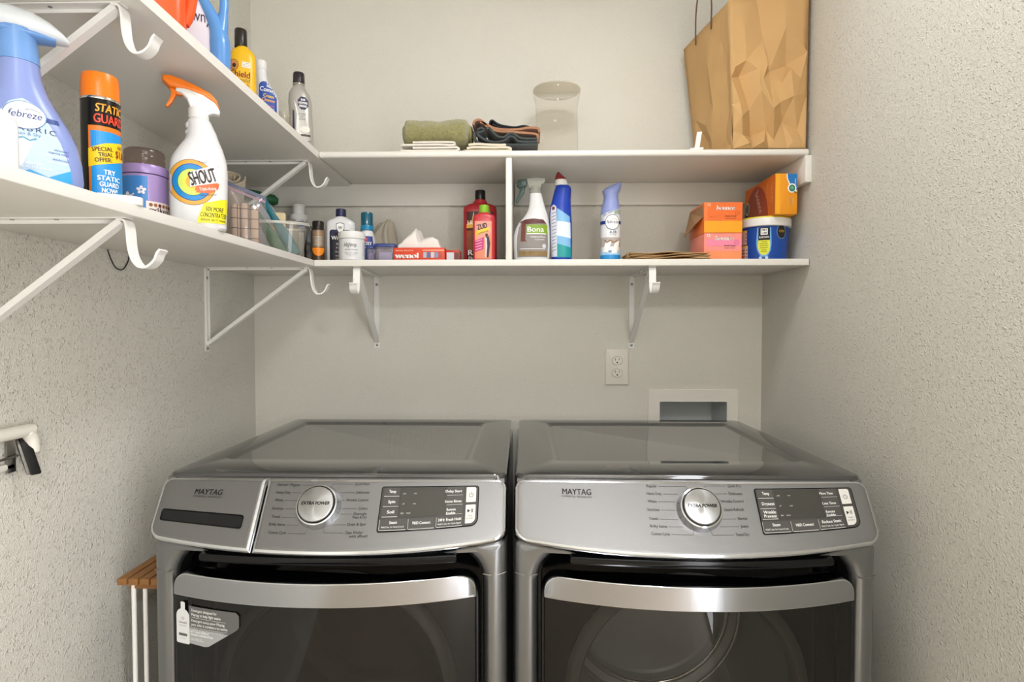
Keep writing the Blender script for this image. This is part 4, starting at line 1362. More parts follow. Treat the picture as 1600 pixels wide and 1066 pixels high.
MB().loft([(0.0, 0, 0, .018, .008, 4), (0.004, 0, 0, .0195, .0095, 4), (0.118, 0.004, 0, .0200, .0095, 4), (0.124, 0.004, 0, .0195, .0090, 4), (0.126, 0.004, 0, .017, .007, 4)], SPG, 32).build('foam', t)
t = bottle('clear_jar', 'small clear plastic jar behind the clear tub', 'jar', -0.712, 1.735, LZ, 20)
MB().lathe([(0.020, 0), (0.023, 0.003), (0.0235, 0.11), (0.0225, 0.128), (0.016, 0.137), (0.0, 0.139)], clear_mat('hazy_jar', '#e6e0d6', 0.45, '#b8aea0', 0.1), 32).build('shell', t)
MB().lathe([(0.020, 0.004), (0.021, 0.07), (0, 0.072)], mat('#d8cfc0', 0.6), 24).build('contents', t)

# ------------------------------------------------------------------ lower shelf along the back wall
t = bottle('pump_bottle', 'white bottle with a white stepped cap in the back corner', 'bottle', -0.724, 1.830, LZ, 20)
prof = [(0.024, 0), (0.0265, 0.003), (0.0265, 0.135), (0.0262, 0.152)]
bd = MB().lathe(prof, WB, 40).build('body', t)
MB().lathe([(0.0275, 0.1525), (0.0275, 0.168), (0.026, 0.170), (0.0185, 0.1705), (0.0185, 0.196), (0.0205, 0.197), (0.0205, 0.2015), (0.019, 0.2025), (0, 0.2027)], WHITE_PL, 40).build('cap', t)
a = Art()
a.rect(-0.006, 0.040, 0.112, 0.141, mat('#2f5fa8', 0.4), 0)
a.rect(-0.012, 0.040, 0.144, 0.1465, mat('#3a3a52', 0.4), 0)
a.text('CARE', 0.010, 0.124, 0.008, WHITE_INK, 1, w=0.025)
a.build('label', bd, on_cyl(0.0265), du=0.004)

t = bottle('small_bottle', 'small amber bottle with black cap and orange patch', 'bottle', -0.607, 1.680, LZ, 19.9)
AMB = mat('#4a3524', 0.25, var=0.1)
bd = MB().lathe([(0.018, 0), (0.0198, 0.002), (0.0198, 0.092), (0.0175, 0.097)], AMB, 40).build('body', t)
MB().lathe([(0.0165, 0.097), (0.0165, 0.120), (0.015, 0.122), (0, 0.1222)], mat('#1c1512', 0.35), 32).build('cap', t)
a = Art()
a.rect(-0.018, 0.020, 0.045, 0.094, mat('#8a7a68', 0.35, 0.3), 0)
a.text('Mink Oil', 0.001, 0.081, 0.006, mat('#c98b2c', 0.5), 1, w=0.028)
for i in range(7):
    a.rect(-0.012 + (i % 3) * 0.001, 0.013 - (i % 2) * 0.002, 0.0745 - 0.004 * i, 0.0758 - 0.004 * i, mat('#cfc6b8', 0.5), 1)
a.poly([(0.019 * math.cos(R(180 + 180 * i / 16)), 0.043 + 0.024 * math.sin(R(180 + 180 * i / 16))) for i in range(17)], mat('#f08a1c', 0.4), 1)
a.build('label', bd, on_cyl(0.0198), du=0.003)
t = bottle('slim_bottle', 'slim black bottle behind the small amber bottle', 'bottle', -0.652, 1.728, LZ, 20)
MB().loft([(0, 0, 0, .015, .009, 4), (0.100, 0, 0, .015, .009, 4), (0.108, 0, 0, .011, .007, 3), (0.118, 0, 0, .006, .006, 2)], BLACK_PL, 28).build('body', t)

t = bottle('polish_bottle', 'white flat bottle with navy cap and navy shield label', 'bottle', -0.550, 1.715, LZ, 12)
secs = [(0, 0, 0, .039, .020, 3.5), (0.003, 0, 0, .0425, .0225, 3.5), (0.110, 0, 0, .0428, .0225, 3.5), (0.124, 0, 0, .0415, .022, 3.2), (0.131, 0, 0, .033, .020, 2.8), (0.137, 0, 0, .020, .0155, 2.3), (0.141, 0, 0, .0150, .0145, 2)]
bd = MB().loft(secs, WB, 56).build('body', t)
NV = mat('#25274a', 0.35, name='navy_plastic')
MB().lathe([(0.0150, 0.141), (0.0152, 0.142), (0.0150, 0.163), (0.0138, 0.1645), (0, 0.1647)], NV, 36).build('cap', t)
a = Art()
a.poly(rrect(-0.031, 0.031, 0.004, 0.092, (0.003, 0.003, 0.008, 0.008)), mat('#151626', 0.35), 0)
a.poly(rrect(-0.031, 0.031, 0.080, 0.100, (0.003, 0.003, 0.008, 0.008)), NV, 0)
a.poly([(0, 0.122), (0.012, 0.118), (0.012, 0.104), (0.007, 0.094), (0, 0.089), (-0.007, 0.094), (-0.012, 0.104), (-0.012, 0.118)], mat('#4a4652', 0.4), 2)
a.poly([(0, 0.120), (0.0105, 0.1165), (0.0105, 0.1045), (0.006, 0.0955), (0, 0.091), (-0.006, 0.0955), (-0.0105, 0.1045), (-0.0105, 0.1165)], WHITE_INK, 3)
a.text('W', 0, 0.1015, 0.009, NV, 4, w=0.012, bold=0.02)
a.text("Wright's", 0.0, 0.070, 0.0115, WHITE_INK, 2, w=0.052, bold=0.02)
for i, s in enumerate(('Silver', 'Polish', 'Removes', 'tarnish', '7 FL OZ')):
    a.text(s, 0.0, 0.055 - 0.0115 * i, 0.0055, WHITE_INK, 2, w=0.004 * len(s))
a.build('label', bd, on_loft(secs), du=0.006, dv=0.02)

t = bottle('polish_jar', 'short white screw top jar with black script lettering', 'jar', -0.498, 1.650, LZ, 16.9)
bd = MB().lathe([(0.034, 0), (0.0365, 0.003), (0.0365, 0.062), (0.034, 0.064)], WB, 56).build('body', t)
MB().lathe([(0.0375, 0.064), (0.0385, 0.066), (0.0385, 0.080), (0.0370, 0.0835), (0.034, 0.0845), (0, 0.0848)], WHITE_PL, 56).build('lid', t)
a = Art()
a.text('Hagerty', -0.006, 0.0395, 0.0115, BLACK_INK, 0, w=0.036, shear=0.35)
a.line([(-0.022, 0.0400), (-0.006, 0.0505), (0.004, 0.0420), (0.016, 0.0395)], 0.0006, BLACK_INK, 0)
a.text('SILVER POLISH', -0.002, 0.0290, 0.0038, BLACK_INK, 0, w=0.036)
for i, w in enumerate((0.042, 0.038, 0.030, 0.014)):
    a.text('contains tarnish preventative', -0.002, 0.0225 - 0.0035 * i, 0.0020, GREYINK, 0, w=w)
for i in range(8):
    a.text('directions', 0.040, 0.050 - 0.005 * i, 0.0024, GREYINK, 0, w=0.012)
a.build('print', bd, on_cyl(0.0365), du=0.003)

t = bottle('foam_bottle', 'white pump bottle with a teal cap beside the script jar', 'bottle', -0.472, 1.718, LZ, 15)
secs = [(0, 0, 0, .021, .017, 2.4), (0.003, 0, 0, .0235, .019, 2.4), (0.070, 0, 0, .0235, .019, 2.4), (0.088, 0, 0, .0200, .0175, 2.2), (0.100, 0, 0, .0165, .016, 2)]
bd = MB().loft(secs, WB, 40).build('body', t)
TEAL = mat('#12566a', 0.15, var=0.05, coat=0.6, name='teal_cap')
MB().lathe([(0.0195, 0.1005), (0.0200, 0.102), (0.0195, 0.113), (0.0185, 0.115)], mat('#1d7fa8', 0.3), 36).build('collar', t)
MB().lathe([(0.0180, 0.115), (0.0180, 0.150), (0.0165, 0.1540), (0.0, 0.1545)], TEAL, 36).build('cap', t)
a = Art()
a.poly([(-0.018, 0.050), (0.018, 0.050), (0.016, 0.082), (-0.016, 0.082)], mat('#28408a', 0.4), 0)
a.ell(-0.008, 0.072, 0.009, 0.008, mat('#c73a4a', 0.4), 1)
a.text('OXY', 0.002, 0.055, 0.010, WHITE_INK, 2, w=0.024, bold=0.03)
a.rect(-0.018, 0.018, 0.012, 0.046, mat('#3a55a4', 0.4), 0)
a.build('label', bd, on_loft(secs), du=0.004, dv=0.01)

# grey cloth behind
GC = mat('#b5ac9c', 0.85, var=0.08, bump=0.0006, bscale=500, name='grey_cloth')
t = bottle('crumpled_cloth', 'crumpled grey beige cloth behind the teal capped bottle', 'cloth', -0.452, 1.835, LZ, 10)


def gcl(u, v):
    an = 2 * math.pi * u
    ph = v * math.pi / 2
    pleat = 1 + 0.24 * math.sin(an * 8 + 2.2 * noise.noise((math.cos(an), math.sin(an), v * 2))) * (1 - v * 0.6)
    x = 0.052 * math.cos(an) * math.cos(ph) ** 0.8 * pleat + 0.026 * v - 0.05 * v * (1 - v)
    y = 0.036 * math.sin(an) * math.cos(ph) ** 0.7 * pleat
    z = 0.150 * math.sin(ph) ** 1.15 + 0.016 * noise.noise((x * 45, y * 45, 5))
    return Vector((x, y, max(0.0, z)))


MB().grid(gcl, 60, 20, GC).build('fabric', t, smooth=60)

# clear containers with blue lids
BLID = mat('#2c3d7a', 0.3, var=0.04, name='blue_lid')
PURPL = clear_mat('clear_box_plastic', '#e7e2ea', 0.22, '#bfb6c6', 0.05)
for (X, Y, w, d_, h, rz, lab, cont) in ((-0.402, 1.665, 0.066, 0.058, 0.047, 8, 'small clear box with a blue snap lid beside the red carton', '#b9bcd0'), (-0.446, 1.672, 0.030, 0.030, 0.045, 12, 'tiny clear box with blue lid between jar and snap box', '#8c86b4')):
    t = bottle('snap_box', lab, 'container', X, Y, LZ, rz, 'blue lidded clear boxes')
    k_ = w / 0.066
    MB().loft([(0.0005, 0, 0, w * .42, d_ * .42, 5), (0.003, 0, 0, w * .44, d_ * .44, 5), (h - 0.006, 0, 0, w * .47, d_ * .47, 5)], PURPL, 40, cap1=False).build('box', t)
    MB().loft([(h - 0.0055, 0, 0, w * .53, d_ * .53, 5), (h - 0.003, 0, 0, w * .54, d_ * .54, 5), (h + 0.002, 0, 0, w * .52, d_ * .52, 5), (h + 0.004, 0, 0, w * .47, d_ * .47, 5)], BLID, 40).build('lid', t)
    MB().box((0, 0, h * 0.36), (w * .6, d_ * .6, h * .55), mat(cont, 0.6), 0.004).build('contents', t)

# red polish carton
RC = mat('#d2472c', 0.4, var=0.05, name='red_carton')
t = bottle('polish_carton', 'long orange red carton lying flat with white lettering', 'carton', -0.300, 1.662, LZ, 0)
bd = MB().box((0, 0, 0.0195), (0.146, 0.048, 0.039), RC, 0.0008).build('box', t)
a = Art()
a.text('METALL-POLITUR', -0.042, 0.0285, 0.0036, mat('#f0d9c0', 0.5), 1, w=0.050)
a.text('wenol', -0.036, 0.0090, 0.0150, WHITE_INK, 1, w=0.068, bold=0.04)
a.rect(0.010, 0.072, 0.0300, 0.0325, mat('#e7b090', 0.5), 1)
for i, c_ in enumerate(('#a8b4c4', '#5b6f98', '#c9c4c4', '#7f90b4', '#b0544a')):
    a.rect(0.012 + 0.011 * i, 0.0215 + 0.011 * i, 0.010, 0.0260, mat(c_, 0.5, var=0.3, vscale=200), 1)
a.build('print', bd, flat((0, -0.024, 0), (1, 0, 0), (0, 0, 1)))
t = bottle('polish_carton', 'small dark red carton end beside the large red bottle', 'carton', -0.2050, 1.672, LZ, 0)
bd = MB().box((0, 0, 0.0165), (0.040, 0.050, 0.033), mat('#b23428', 0.4, var=0.06), 0.0008).build('box', t)
a = Art()
a.rect(-0.017, 0.004, 0.004, 0.026, mat('#c9ccd2', 0.5), 0)
a.rect(0.006, 0.018, 0.005, 0.026, mat('#5a4242', 0.5), 0)
a.build('print', bd, flat((0, -0.025, 0), (1, 0, 0), (0, 0, 1)))
# white cloth heaped on the carton
tri_ = lambda q: max(0.0, 1 - abs(q))
WCL = mat('#e4ded8', 0.85, var=0.04, bump=0.0005, bscale=500, sheen=0.2, name='white_cloth')
t = bottle('cleaning_cloth', 'soft white cloth heaped on the red carton', 'cloth', -0.306, 1.690, LZ + 0.0392, 0)


def wcl(u, v):
    x = -0.066 + 0.132 * u
    y = -0.032 + 0.075 * v
    fold = tri_((u - 0.36 - 0.16 * (v - 0.5)) / 0.17)
    z = 0.014 + 0.040 * fold * (0.55 + 0.45 * math.sin(math.pi * v)) + 0.010 * tri_((u - 0.72 + 0.2 * (v - .5)) / 0.2)
    z += 0.012 * math.sin(math.pi * u) ** 0.5 * math.sin(math.pi * v) ** 0.5 + 0.008 * noise.noise((u * 5, v * 5, 1.3)) + 0.004 * noise.noise((u * 13, v * 10, 4))
    e = min(u, 1 - u, v, 1 - v) * 11
    return Vector((x + 0.012 * fold + 0.004 * noise.noise((u * 4, v * 4, 9)), y, max(0.0006, z * min(1, e + 0.04))))


mb = MB()
mb.grid(wcl, 44, 30, WCL)
mb.grid(lambda u, v: Vector((-0.066 + 0.132 * u, -0.032 + 0.075 * v, 0.0)), 4, 4, WCL)
mb.build('fabric', t, smooth=60)

# large red bottle and small red bottle
RP = mat('#a8242c', 0.28, var=0.05, name='red_plastic')
t = bottle('floor_polish_bottle', 'large red flat bottle with black cap', 'bottle', -0.1345, 1.775, LZ, 3)
secs = [(0, 0, 0, .048, .026, 4), (0.003, 0, 0, .0515, .029, 4), (0.165, 0, 0, .0515, .029, 4), (0.180, 0, 0, .0500, .028, 3.6), (0.187, 0, 0, .040, .024, 3), (0.192, 0, 0, .024, .018, 2.4), (0.203, 0, 0, .0170, .0165, 2)]
bd = MB().loft(secs, RP, 56).build('body', t)
MB().lathe([(0.0160, 0.203), (0.0162, 0.204), (0.0158, 0.230), (0.0145, 0.2325), (0, 0.233)], BLACK_PL, 36).build('cap', t)
a = Art()
a.poly(rrect(-0.041, 0.041, 0.004, 0.163, 0.004), mat('#3a1512', 0.4), 0)
a.rect(-0.041, 0.041, 0.045, 0.105, mat('#8a4a24', 0.4, var=0.4, vscale=60), 1)
for x in (-0.020, -0.004, 0.014, 0.030):
    a.poly([(x - 0.004, 0.140), (x + 0.004, 0.140), (x + 0.001, 0.163), (x - 0.001, 0.158)], mat('#d8b06a', 0.5), 1)
a.poly([(-0.041, 0.112), (0.041, 0.118), (0.041, 0.150), (-0.02, 0.142), (-0.041, 0.124)], mat('#e3a83a', 0.4), 2)
a.text('Liquid Gold', 0, 0.124, 0.012, WHITE_INK, 3, w=0.076, bold=0.02)
a.text('Renew', 0, 0.0300, 0.016, WHITE_INK, 2, w=0.074, bold=0.03)
a.text('Floor Finish', 0, 0.0175, 0.008, WHITE_INK, 2, w=0.070, bold=0.02)
a.text('Restores shine', 0, 0.0080, 0.006, WHITE_INK, 2, w=0.070)
a.build('label', bd, on_loft(secs), du=0.01, dv=0.04)

t = bottle('cleaner_bottle', 'small red bottle with lime green cap before the large red one', 'bottle', -0.1165, 1.690, LZ, 3)
RP2 = mat('#c0363c', 0.3, var=0.04, name='coral_plastic')
secs = [(0, 0, 0, .030, .018, 4), (0.003, 0, 0, .0330, .0205, 4), (0.128, 0, 0, .0330, .0205, 4), (0.138, 0, 0, .031, .0195, 3.4), (0.143, 0, 0, .022, .016, 2.6), (0.147, 0, 0, .0150, .0140, 2)]
bd = MB().loft(secs, RP2, 48).build('body', t)
MB().lathe([(0.0148, 0.147), (0.0150, 0.148), (0.0146, 0.167), (0.0135, 0.169), (0, 0.1692)], mat('#86b82e', 0.35), 36).build('cap', t)
a = Art()
a.rect(-0.0270, 0.0225, 0.010, 0.120, mat('#e08a6a', 0.4, var=0.08), 0, 0.001)
a.poly([(-0.0270, 0.050), (-0.004, 0.060), (0.0225, 0.090), (0.0225, 0.120), (-0.0270, 0.120)], mat('#e59a86', 0.4), 1)
a.poly([(-0.0245, 0.077), (0.016, 0.092), (0.017, 0.104), (-0.022, 0.092)], mat('#f2c43a', 0.4), 2)
a.text('ZUD', -0.004, 0.0975, 0.0145, mat('#23233a', 0.5), 4, w=0.030, rot=14, bold=0.04)
a.text('Commercial', -0.004, 0.0850, 0.0055, mat('#3a3412', 0.5), 4, w=0.034, rot=17)
a.poly([(-0.0270, 0.030), (-0.002, 0.038), (0.000, 0.074), (-0.0270, 0.062)], mat('#c23a78', 0.4), 2)
for i in range(4):
    a.line([(-0.025, 0.060 - 0.008 * i), (-0.006, 0.066 - 0.008 * i)], 0.0022, mat('#e9a8c2', 0.5), 3)
PI = mat('#3a2f3c', 0.5)
a.ell(0.0075, 0.0795, 0.0042, 0.0048, mat('#5a3230', 0.5), 3, 12)
a.poly([(0.003, 0.074), (0.014, 0.076), (0.018, 0.055), (0.013, 0.014), (0.008, 0.014), (0.009, 0.048)], PI, 3)
a.poly([(0.003, 0.074), (0.008, 0.070), (0.009, 0.045), (0.006, 0.014), (0.003, 0.014), (0.004, 0.045)], mat('#d9d5dc', 0.5), 4)
a.build('label', bd, on_loft(secs), du=0.01, dv=0.04)
# right half of the back lower shelf
BZ = lambda py: (411 - py) / 530.0
BXp = lambda px: (px - 832) / 530.0
CLR = clear_mat('clear_sprayer_plastic', '#eef0ea', 0.35, '#d7d8cf', 0.05)
t = bottle('floor_spray', 'white trigger bottle with clear sprayer and green trigger by the divider', 'spray bottle', 0.0262, 1.690, LZ, -1)
row = [(411, 805, 857), (404, 803.5, 858.5), (385, 802, 859), (370, 802.5, 859), (358, 806, 858.5), (349, 811, 857.5), (342, 817, 856.5), (335, 822.5, 855), (326, 826, 852), (315, 827.5, 849), (304, 828, 846)]
secs = []
for py, l, r_ in row:
    hw = (r_ - l) / 2 / 530
    secs.append((BZ(py), BXp((l + r_) / 2), 0, hw, max(0.0155, hw * 0.62), 2.6))
bd = MB().loft(secs, WB, 56).build('body', t)
MB().lathe([(0.0150, BZ(304)), (0.0165, BZ(302)), (0.0165, BZ(295)), (0.0150, BZ(293))], CLR, 32, cx=BXp(836.5)).build('collar', t)
MB().prism([(BXp(x), BZ(y)) for x, y in ((823, 281), (838, 279.5), (852, 281), (851, 287), (846, 290), (844, 296), (827, 296), (825, 291))], -0.010, 0.010, CLR, 0.002).build('spray_head', t)
DG = mat('#2f4a46', 0.3, name='dark_green_plastic')
MB().prism([(BXp(x), BZ(y)) for x, y in ((809, 282.5), (823, 281.5), (823, 291), (812, 296), (807.5, 291))], -0.008, 0.008, DG, 0.002).build('nozzle', t)
MB().prism([(BXp(x), BZ(y)) for x, y in ((813, 293), (821, 293), (819, 302), (812, 313), (807.5, 319), (806, 316), (811, 303))], -0.0055, 0.0055, DG, 0.0015).build('trigger', t)
a = Art()
pts = [(809, 404), (808, 390), (808.5, 372), (811, 358), (815, 350), (821, 345.5), (834, 344), (849, 346), (853.5, 352), (855.5, 366), (856, 385), (855, 404)]
a.poly([(BXp(x), BZ(y)) for x, y in pts], mat('#8b8582', 0.45, var=0.1, vscale=20), 0)
a.poly([(BXp(x), BZ(y)) for x, y in ((809, 350), (821, 345.5), (834, 344), (849, 346), (853.5, 352), (822, 353))], mat('#5a2d28', 0.5, var=0.4, vscale=60), 1)
a.rect(BXp(823), BXp(855), BZ(369), BZ(354), mat('#7fa02c', 0.4), 2)
a.text('Bona', BXp(837), BZ(365), 0.0145, WHITE_INK, 3, w=0.048, bold=0.01)
a.rect(BXp(823), BXp(853), BZ(369), BZ(367.5), WHITE_INK, 3)
a.text('Hardwood Floor', BXp(841), BZ(374), 0.0042, WHITE_INK, 3, w=0.044, bold=0.02)
a.text('CLEANER', BXp(843), BZ(378), 0.0030, WHITE_INK, 3, w=0.030)
a.poly([(BXp(x), BZ(y)) for x, y in ((815, 352), (822, 352), (821, 378), (824, 380), (814, 380))], mat('#6b3a30', 0.5), 2)
a.ell(BXp(850), BZ(387), 0.0055, 0.0065, mat('#c9cbd2', 0.5), 2)
a.rect(BXp(811), BXp(855), BZ(402), BZ(394.5), mat('#8a7046', 0.5, var=0.5, vscale=80), 2)
a.rect(BXp(813), BXp(851), BZ(391.5), BZ(390.8), WHITE_INK, 2)
a.build('label', bd, on_loft(secs), du=0.005, dv=0.008)

t = bottle('toilet_cleaner_bottle', 'tall blue bottle with a red tip and angled neck', 'bottle', 0.1110, 1.705, LZ, -4)
QX = lambda px: (px - 877) / 522.0
QZ = lambda py: (413 - py) / 522.0
BLU = mat('#1b3fae', 0.28, var=0.05, name='royal_blue_plastic')
row = [(413, 864, 893), (404, 862, 894), (380, 860.5, 894.5), (350, 859, 894), (336, 859, 893), (326, 860.5, 892.5), (316, 863, 892), (306, 865.5, 892.5), (300, 867, 893), (296, 868.5, 892), (293, 870, 889)]
secs = [(QZ(p), QX((l + r_) / 2), 0, (r_ - l) / 1044, max(0.012, (r_ - l) / 1044 * 0.85), 2.3) for p, l, r_ in row]
bd = MB().loft(secs, BLU, 56).build('body', t)
MB().loft([(QZ(293.5), QX(878), 0, .0195, .0190, 2), (QZ(291), QX(877.5), 0, .0200, .0195, 2), (QZ(286), QX(877), 0, .0170, .0165, 2), (QZ(284), QX(877), 0, .0165, .016, 2)], WHITE_PL, 36).build('collar', t)
MB().loft([(QZ(284.5), QX(877), 0, .0172, .0165, 2), (QZ(281), QX(875.5), 0, .0150, .0145, 2), (QZ(277), QX(874), 0, .0100, .010, 2), (QZ(273.5), QX(873), 0, .0052, .0052, 2), (QZ(272), QX(873), 0, .002, .002, 2)], mat('#7d2422', 0.35), 32).build('red_tip', t)
a = Art()
a.poly([(QX(x), QZ(y)) for x, y in ((870.5, 405), (871, 330), (890.5, 343), (892.5, 405))], mat('#7fb7e0', 0.35, var=0.05), 0)
a.poly([(QX(x), QZ(y)) for x, y in ((871, 372), (871, 350), (891.5, 352), (892, 376))], mat('#dfeaf4', 0.35), 1)
a.poly([(QX(x), QZ(y)) for x, y in ((870.5, 405), (870.7, 384), (892.3, 390), (892.5, 405))], mat('#1f9a9c', 0.35), 1)
a.poly([(QX(x), QZ(y)) for x, y in ((861.8, 404), (860.5, 340), (862, 327), (866, 324), (870, 328), (871.5, 404))], mat('#d3d6e0', 0.4), 2)
for i in range(12):
    a.line([(QX(863.5), QZ(338 + 5.2 * i)), (QX(869.5), QZ(336 + 5.2 * i))], 0.0018, mat('#6d7390', 0.5), 3)
a.ell(QX(865.5), QZ(330), 0.0045, 0.0055, mat('#7a3b4a', 0.5), 3)
a.build('label', bd, on_loft(secs), du=0.004, dv=0.006)

t = bottle('air_freshener_can', 'slim periwinkle air freshener can with a beaked nozzle', 'aerosol can', 0.2578, 1.705, LZ, -8.6)
rA = 0.0292
bd = MB().lathe([(0.0275, 0), (rA, 0.002), (rA, 0.120), (0.0296, 0.140), (0.0280, 0.158)], mat('#eef0f4', 0.22, 0.1, name='can_white'), 56).build('can', t)
PERI2 = mat('#8f9bd0', 0.3, var=0.04, name='periwinkle_cap')
MB().loft([(0.140, 0, 0, .0300, .0300, 2), (0.160, 0.0, 0, .0278, .0278, 2), (0.180, 0.001, 0, .0232, .0232, 2), (0.194, 0.001, 0, .0212, .0210, 2), (0.203, 0.000, 0, .0222, .021, 2), (0.212, 0.001, 0, .0262, .020, 2.2), (0.220, 0.006, 0, .0240, .0175, 2.2), (0.229, 0.015, 0, .0160, .012, 2.2), (0.2365, 0.0260, 0, .0045, .006, 2)], PERI2, 48).build('nozzle_cap', t)
a = Art()
a.poly([(-0.034, 0.128), (-0.010, 0.146), (0.034, 0.158), (0.034, 0.139), (-0.034, 0.139)], mat('#e4e8ee', 0.4), 0)
a.poly([(0.010, 0.140), (0.034, 0.140), (0.034, 0.156), (0.012, 0.150)], mat('#9fb09a', 0.5, var=0.5, vscale=150), 1)
a.rect(-0.040, 0.040, 0.1125, 0.1215, NAVY, 1)
a.ell(0.006, 0.117, 0.0215, 0.0225, NAVY, 2)
a.ell(0.006, 0.117, 0.0200, 0.0210, WHITE_INK, 3)
a.text('febreze', 0.006, 0.1130, 0.0095, NAVY, 4, w=0.034, shear=0.2)
a.line([(0.003, 0.1245), (0.012, 0.1265), (0.020, 0.1225)], 0.0007, NAVY, 4)
a.text('AIR', 0.008, 0.0840, 0.0078, mat('#4a4f68', 0.5), 2, w=0.022, spacing=1.2, bold=0.01)
a.text('freshener', 0.008, 0.0785, 0.0034, GREYINK, 2, w=0.020)
a.rect(-0.040, 0.040, 0.046, 0.073, mat('#b3a9a4', 0.45, var=0.15, vscale=40), 0)
a.poly([(-0.026, 0.030), (-0.006, 0.030), (0.004, 0.064), (-0.012, 0.062)], WHITE_INK, 1)
a.poly([(0.002, 0.026), (0.020, 0.026), (0.030, 0.064), (0.014, 0.060)], WHITE_INK, 1)
a.line([(-0.018, 0.066), (-0.010, 0.058), (0.000, 0.064), (0.010, 0.057), (0.022, 0.064)], 0.0042, mat('#94785e', 0.5), 2)
a.rect(-0.040, 0.040, 0.003, 0.022, mat('#2f8fd2', 0.4), 0)
a.poly([(-0.040, 0.022), (0.040, 0.022), (0.040, 0.034), (0.0, 0.028), (-0.040, 0.036)], mat('#a9d0ee', 0.4), 0)
a.build('label', bd, on_cyl(0.0300), du=0.003, dv=0.02)

# folded brown paper
KRAFT = mat('#c6a172', 0.85, var=0.14, vscale=14, bump=0.0002, bscale=700, name='kraft_paper')
t = bottle('folded_paper_bag', 'flat folded brown paper bag lying at the shelf edge', 'paper bag', 0.4065, 1.665, LZ, 0)
for i in range(4):
    zz = 0.0025 + 0.0056 * i
    dx_ = (0.004, -0.002, 0.003, -0.001)[i]
    MB().grid(lambda u, v: Vector((-0.112 + 0.224 * u + dx_ - 0.010 * (i == 0) * (u < 0.05), -0.064 + 0.12 * v, zz + 0.0016 * noise.noise((u * 4 + i * 3, v * 4, i)) + 0.002 * math.sin(u * 9 + i))), 24, 10, KRAFT) \
        .build('paper_fold', t, smooth=60)
    o_ = [o for o in COL.objects][-1]
    md = o_.modifiers.new('thickness', 'SOLIDIFY')
    md.thickness = 0.0016
MB().ribbon([(-0.112, -0.064 + 0.002, 0.003), (-0.118, -0.062, 0.009), (-0.113, -0.062, 0.016)], (0, 1, 0), 0.02, 0.0008, KRAFT).build('paper_edge', t, smooth=60)

# dryer sheet boxes
t = bottle('dryer_sheet_box', 'orange dryer sheet box with a torn flap, on top of the pink one', 'box', 0.5640, 1.700, LZ + 0.0770, 0, 'dryer sheet boxes')
ORB = mat('#e8742c', 0.45, var=0.06, vscale=10, name='orange_carton')
INNB = mat('#a8805c', 0.8, var=0.1)
bd = MB().box((0, 0, 0.043), (0.108, 0.140, 0.086), ORB, 0.0008).build('box', t)
a = Art()
F = flat((-0.054, -0.070, 0), (1, 0, 0), (0, 0, 1))
a.rect(0.001, 0.107, 0.001, 0.034, mat('#f2a317', 0.45), 0)
a.rect(0.010, 0.106, 0.034, 0.085, mat('#ea6f2c', 0.45, var=0.12, vscale=14), 1)
a.text('bounce', 0.060, 0.0645, 0.0125, WHITE_INK, 2, w=0.051, bold=0.03, shear=0.12)
a.ring(0.093, 0.056, 0.0065, 0.0065, 0.0009, mat('#a8401c', 0.5), 2)
a.text('240', 0.093, 0.0545, 0.0030, mat('#a8401c', 0.5), 2, w=0.007)
a.rect(0.010, 0.018, 0.075, 0.083, mat('#f4b88e', 0.5), 2)
a.rect(0.012, 0.016, 0.077, 0.081, mat('#e8742c', 0.5), 3)
a.text('Outdoor Fresh', 0.074, 0.0450, 0.0046, mat('#8a3a18', 0.5), 2, w=0.032, bold=0.02)
a.text('dryer sheets', 0.074, 0.0390, 0.0036, mat('#8a3a18', 0.5), 2, w=0.030)
a.text('fabric', 0.022, 0.0440, 0.0030, mat('#a8501c', 0.5), 2, w=0.014)
a.build('print', bd, F)

fl = MB()
fl.add([(-0.054, -0.064, 0.080), (-0.054, 0.066, 0.080), (-0.072, 0.060, 0.006), (-0.068, -0.040, 0.030), (-0.0545, -0.064, 0.046)], [(0, 1, 2, 3, 4)], INNB)
fo_ = fl.build('torn_flap', t, smooth=0)
fo_.modifiers.new('thickness', 'SOLIDIFY').thickness = 0.0012

t = bottle('dryer_sheet_box', 'pink and coral dryer sheet box standing under the orange one', 'box', 0.5640, 1.700, LZ, 0, 'dryer sheet boxes')
PKB = mat('#ee8a78', 0.45, var=0.05, vscale=10, name='pink_carton')
bd = MB().box((0, 0, 0.0382), (0.106, 0.140, 0.0764), PKB, 0.0008).build('box', t)
a = Art()
F = flat((-0.053, -0.070, 0), (1, 0, 0), (0, 0, 1))
a.rect(0.001, 0.105, 0.001, 0.026, mat('#f0905c', 0.45), 0)
a.rect(0.006, 0.104, 0.026, 0.075, mat('#ef8f86', 0.45, var=0.1, vscale=14), 1)
a.rect(0.006, 0.104, 0.040, 0.058, mat('#ee86a4', 0.45, var=0.1, vscale=14), 2)
a.text('bounce', 0.056, 0.0560, 0.0125, WHITE_INK, 3, w=0.051, bold=0.03, shear=0.12)
a.ring(0.091, 0.050, 0.0065, 0.0065, 0.0009, mat('#c0507a', 0.5), 3)
a.text('160', 0.091, 0.0485, 0.0030, mat('#c0507a', 0.5), 3, w=0.007)
a.rect(0.008, 0.016, 0.066, 0.074, WHITE_INK, 3)
a.rect(0.0095, 0.0145, 0.0675, 0.0725, PKB, 4)
a.text('Fresh Linen', 0.072, 0.0390, 0.0046, mat('#8a3a5c', 0.5), 3, w=0.032, bold=0.02)
a.text('dryer sheets', 0.072, 0.0330, 0.0036, mat('#8a3a5c', 0.5), 3, w=0.030)
a.build('print', bd, F)

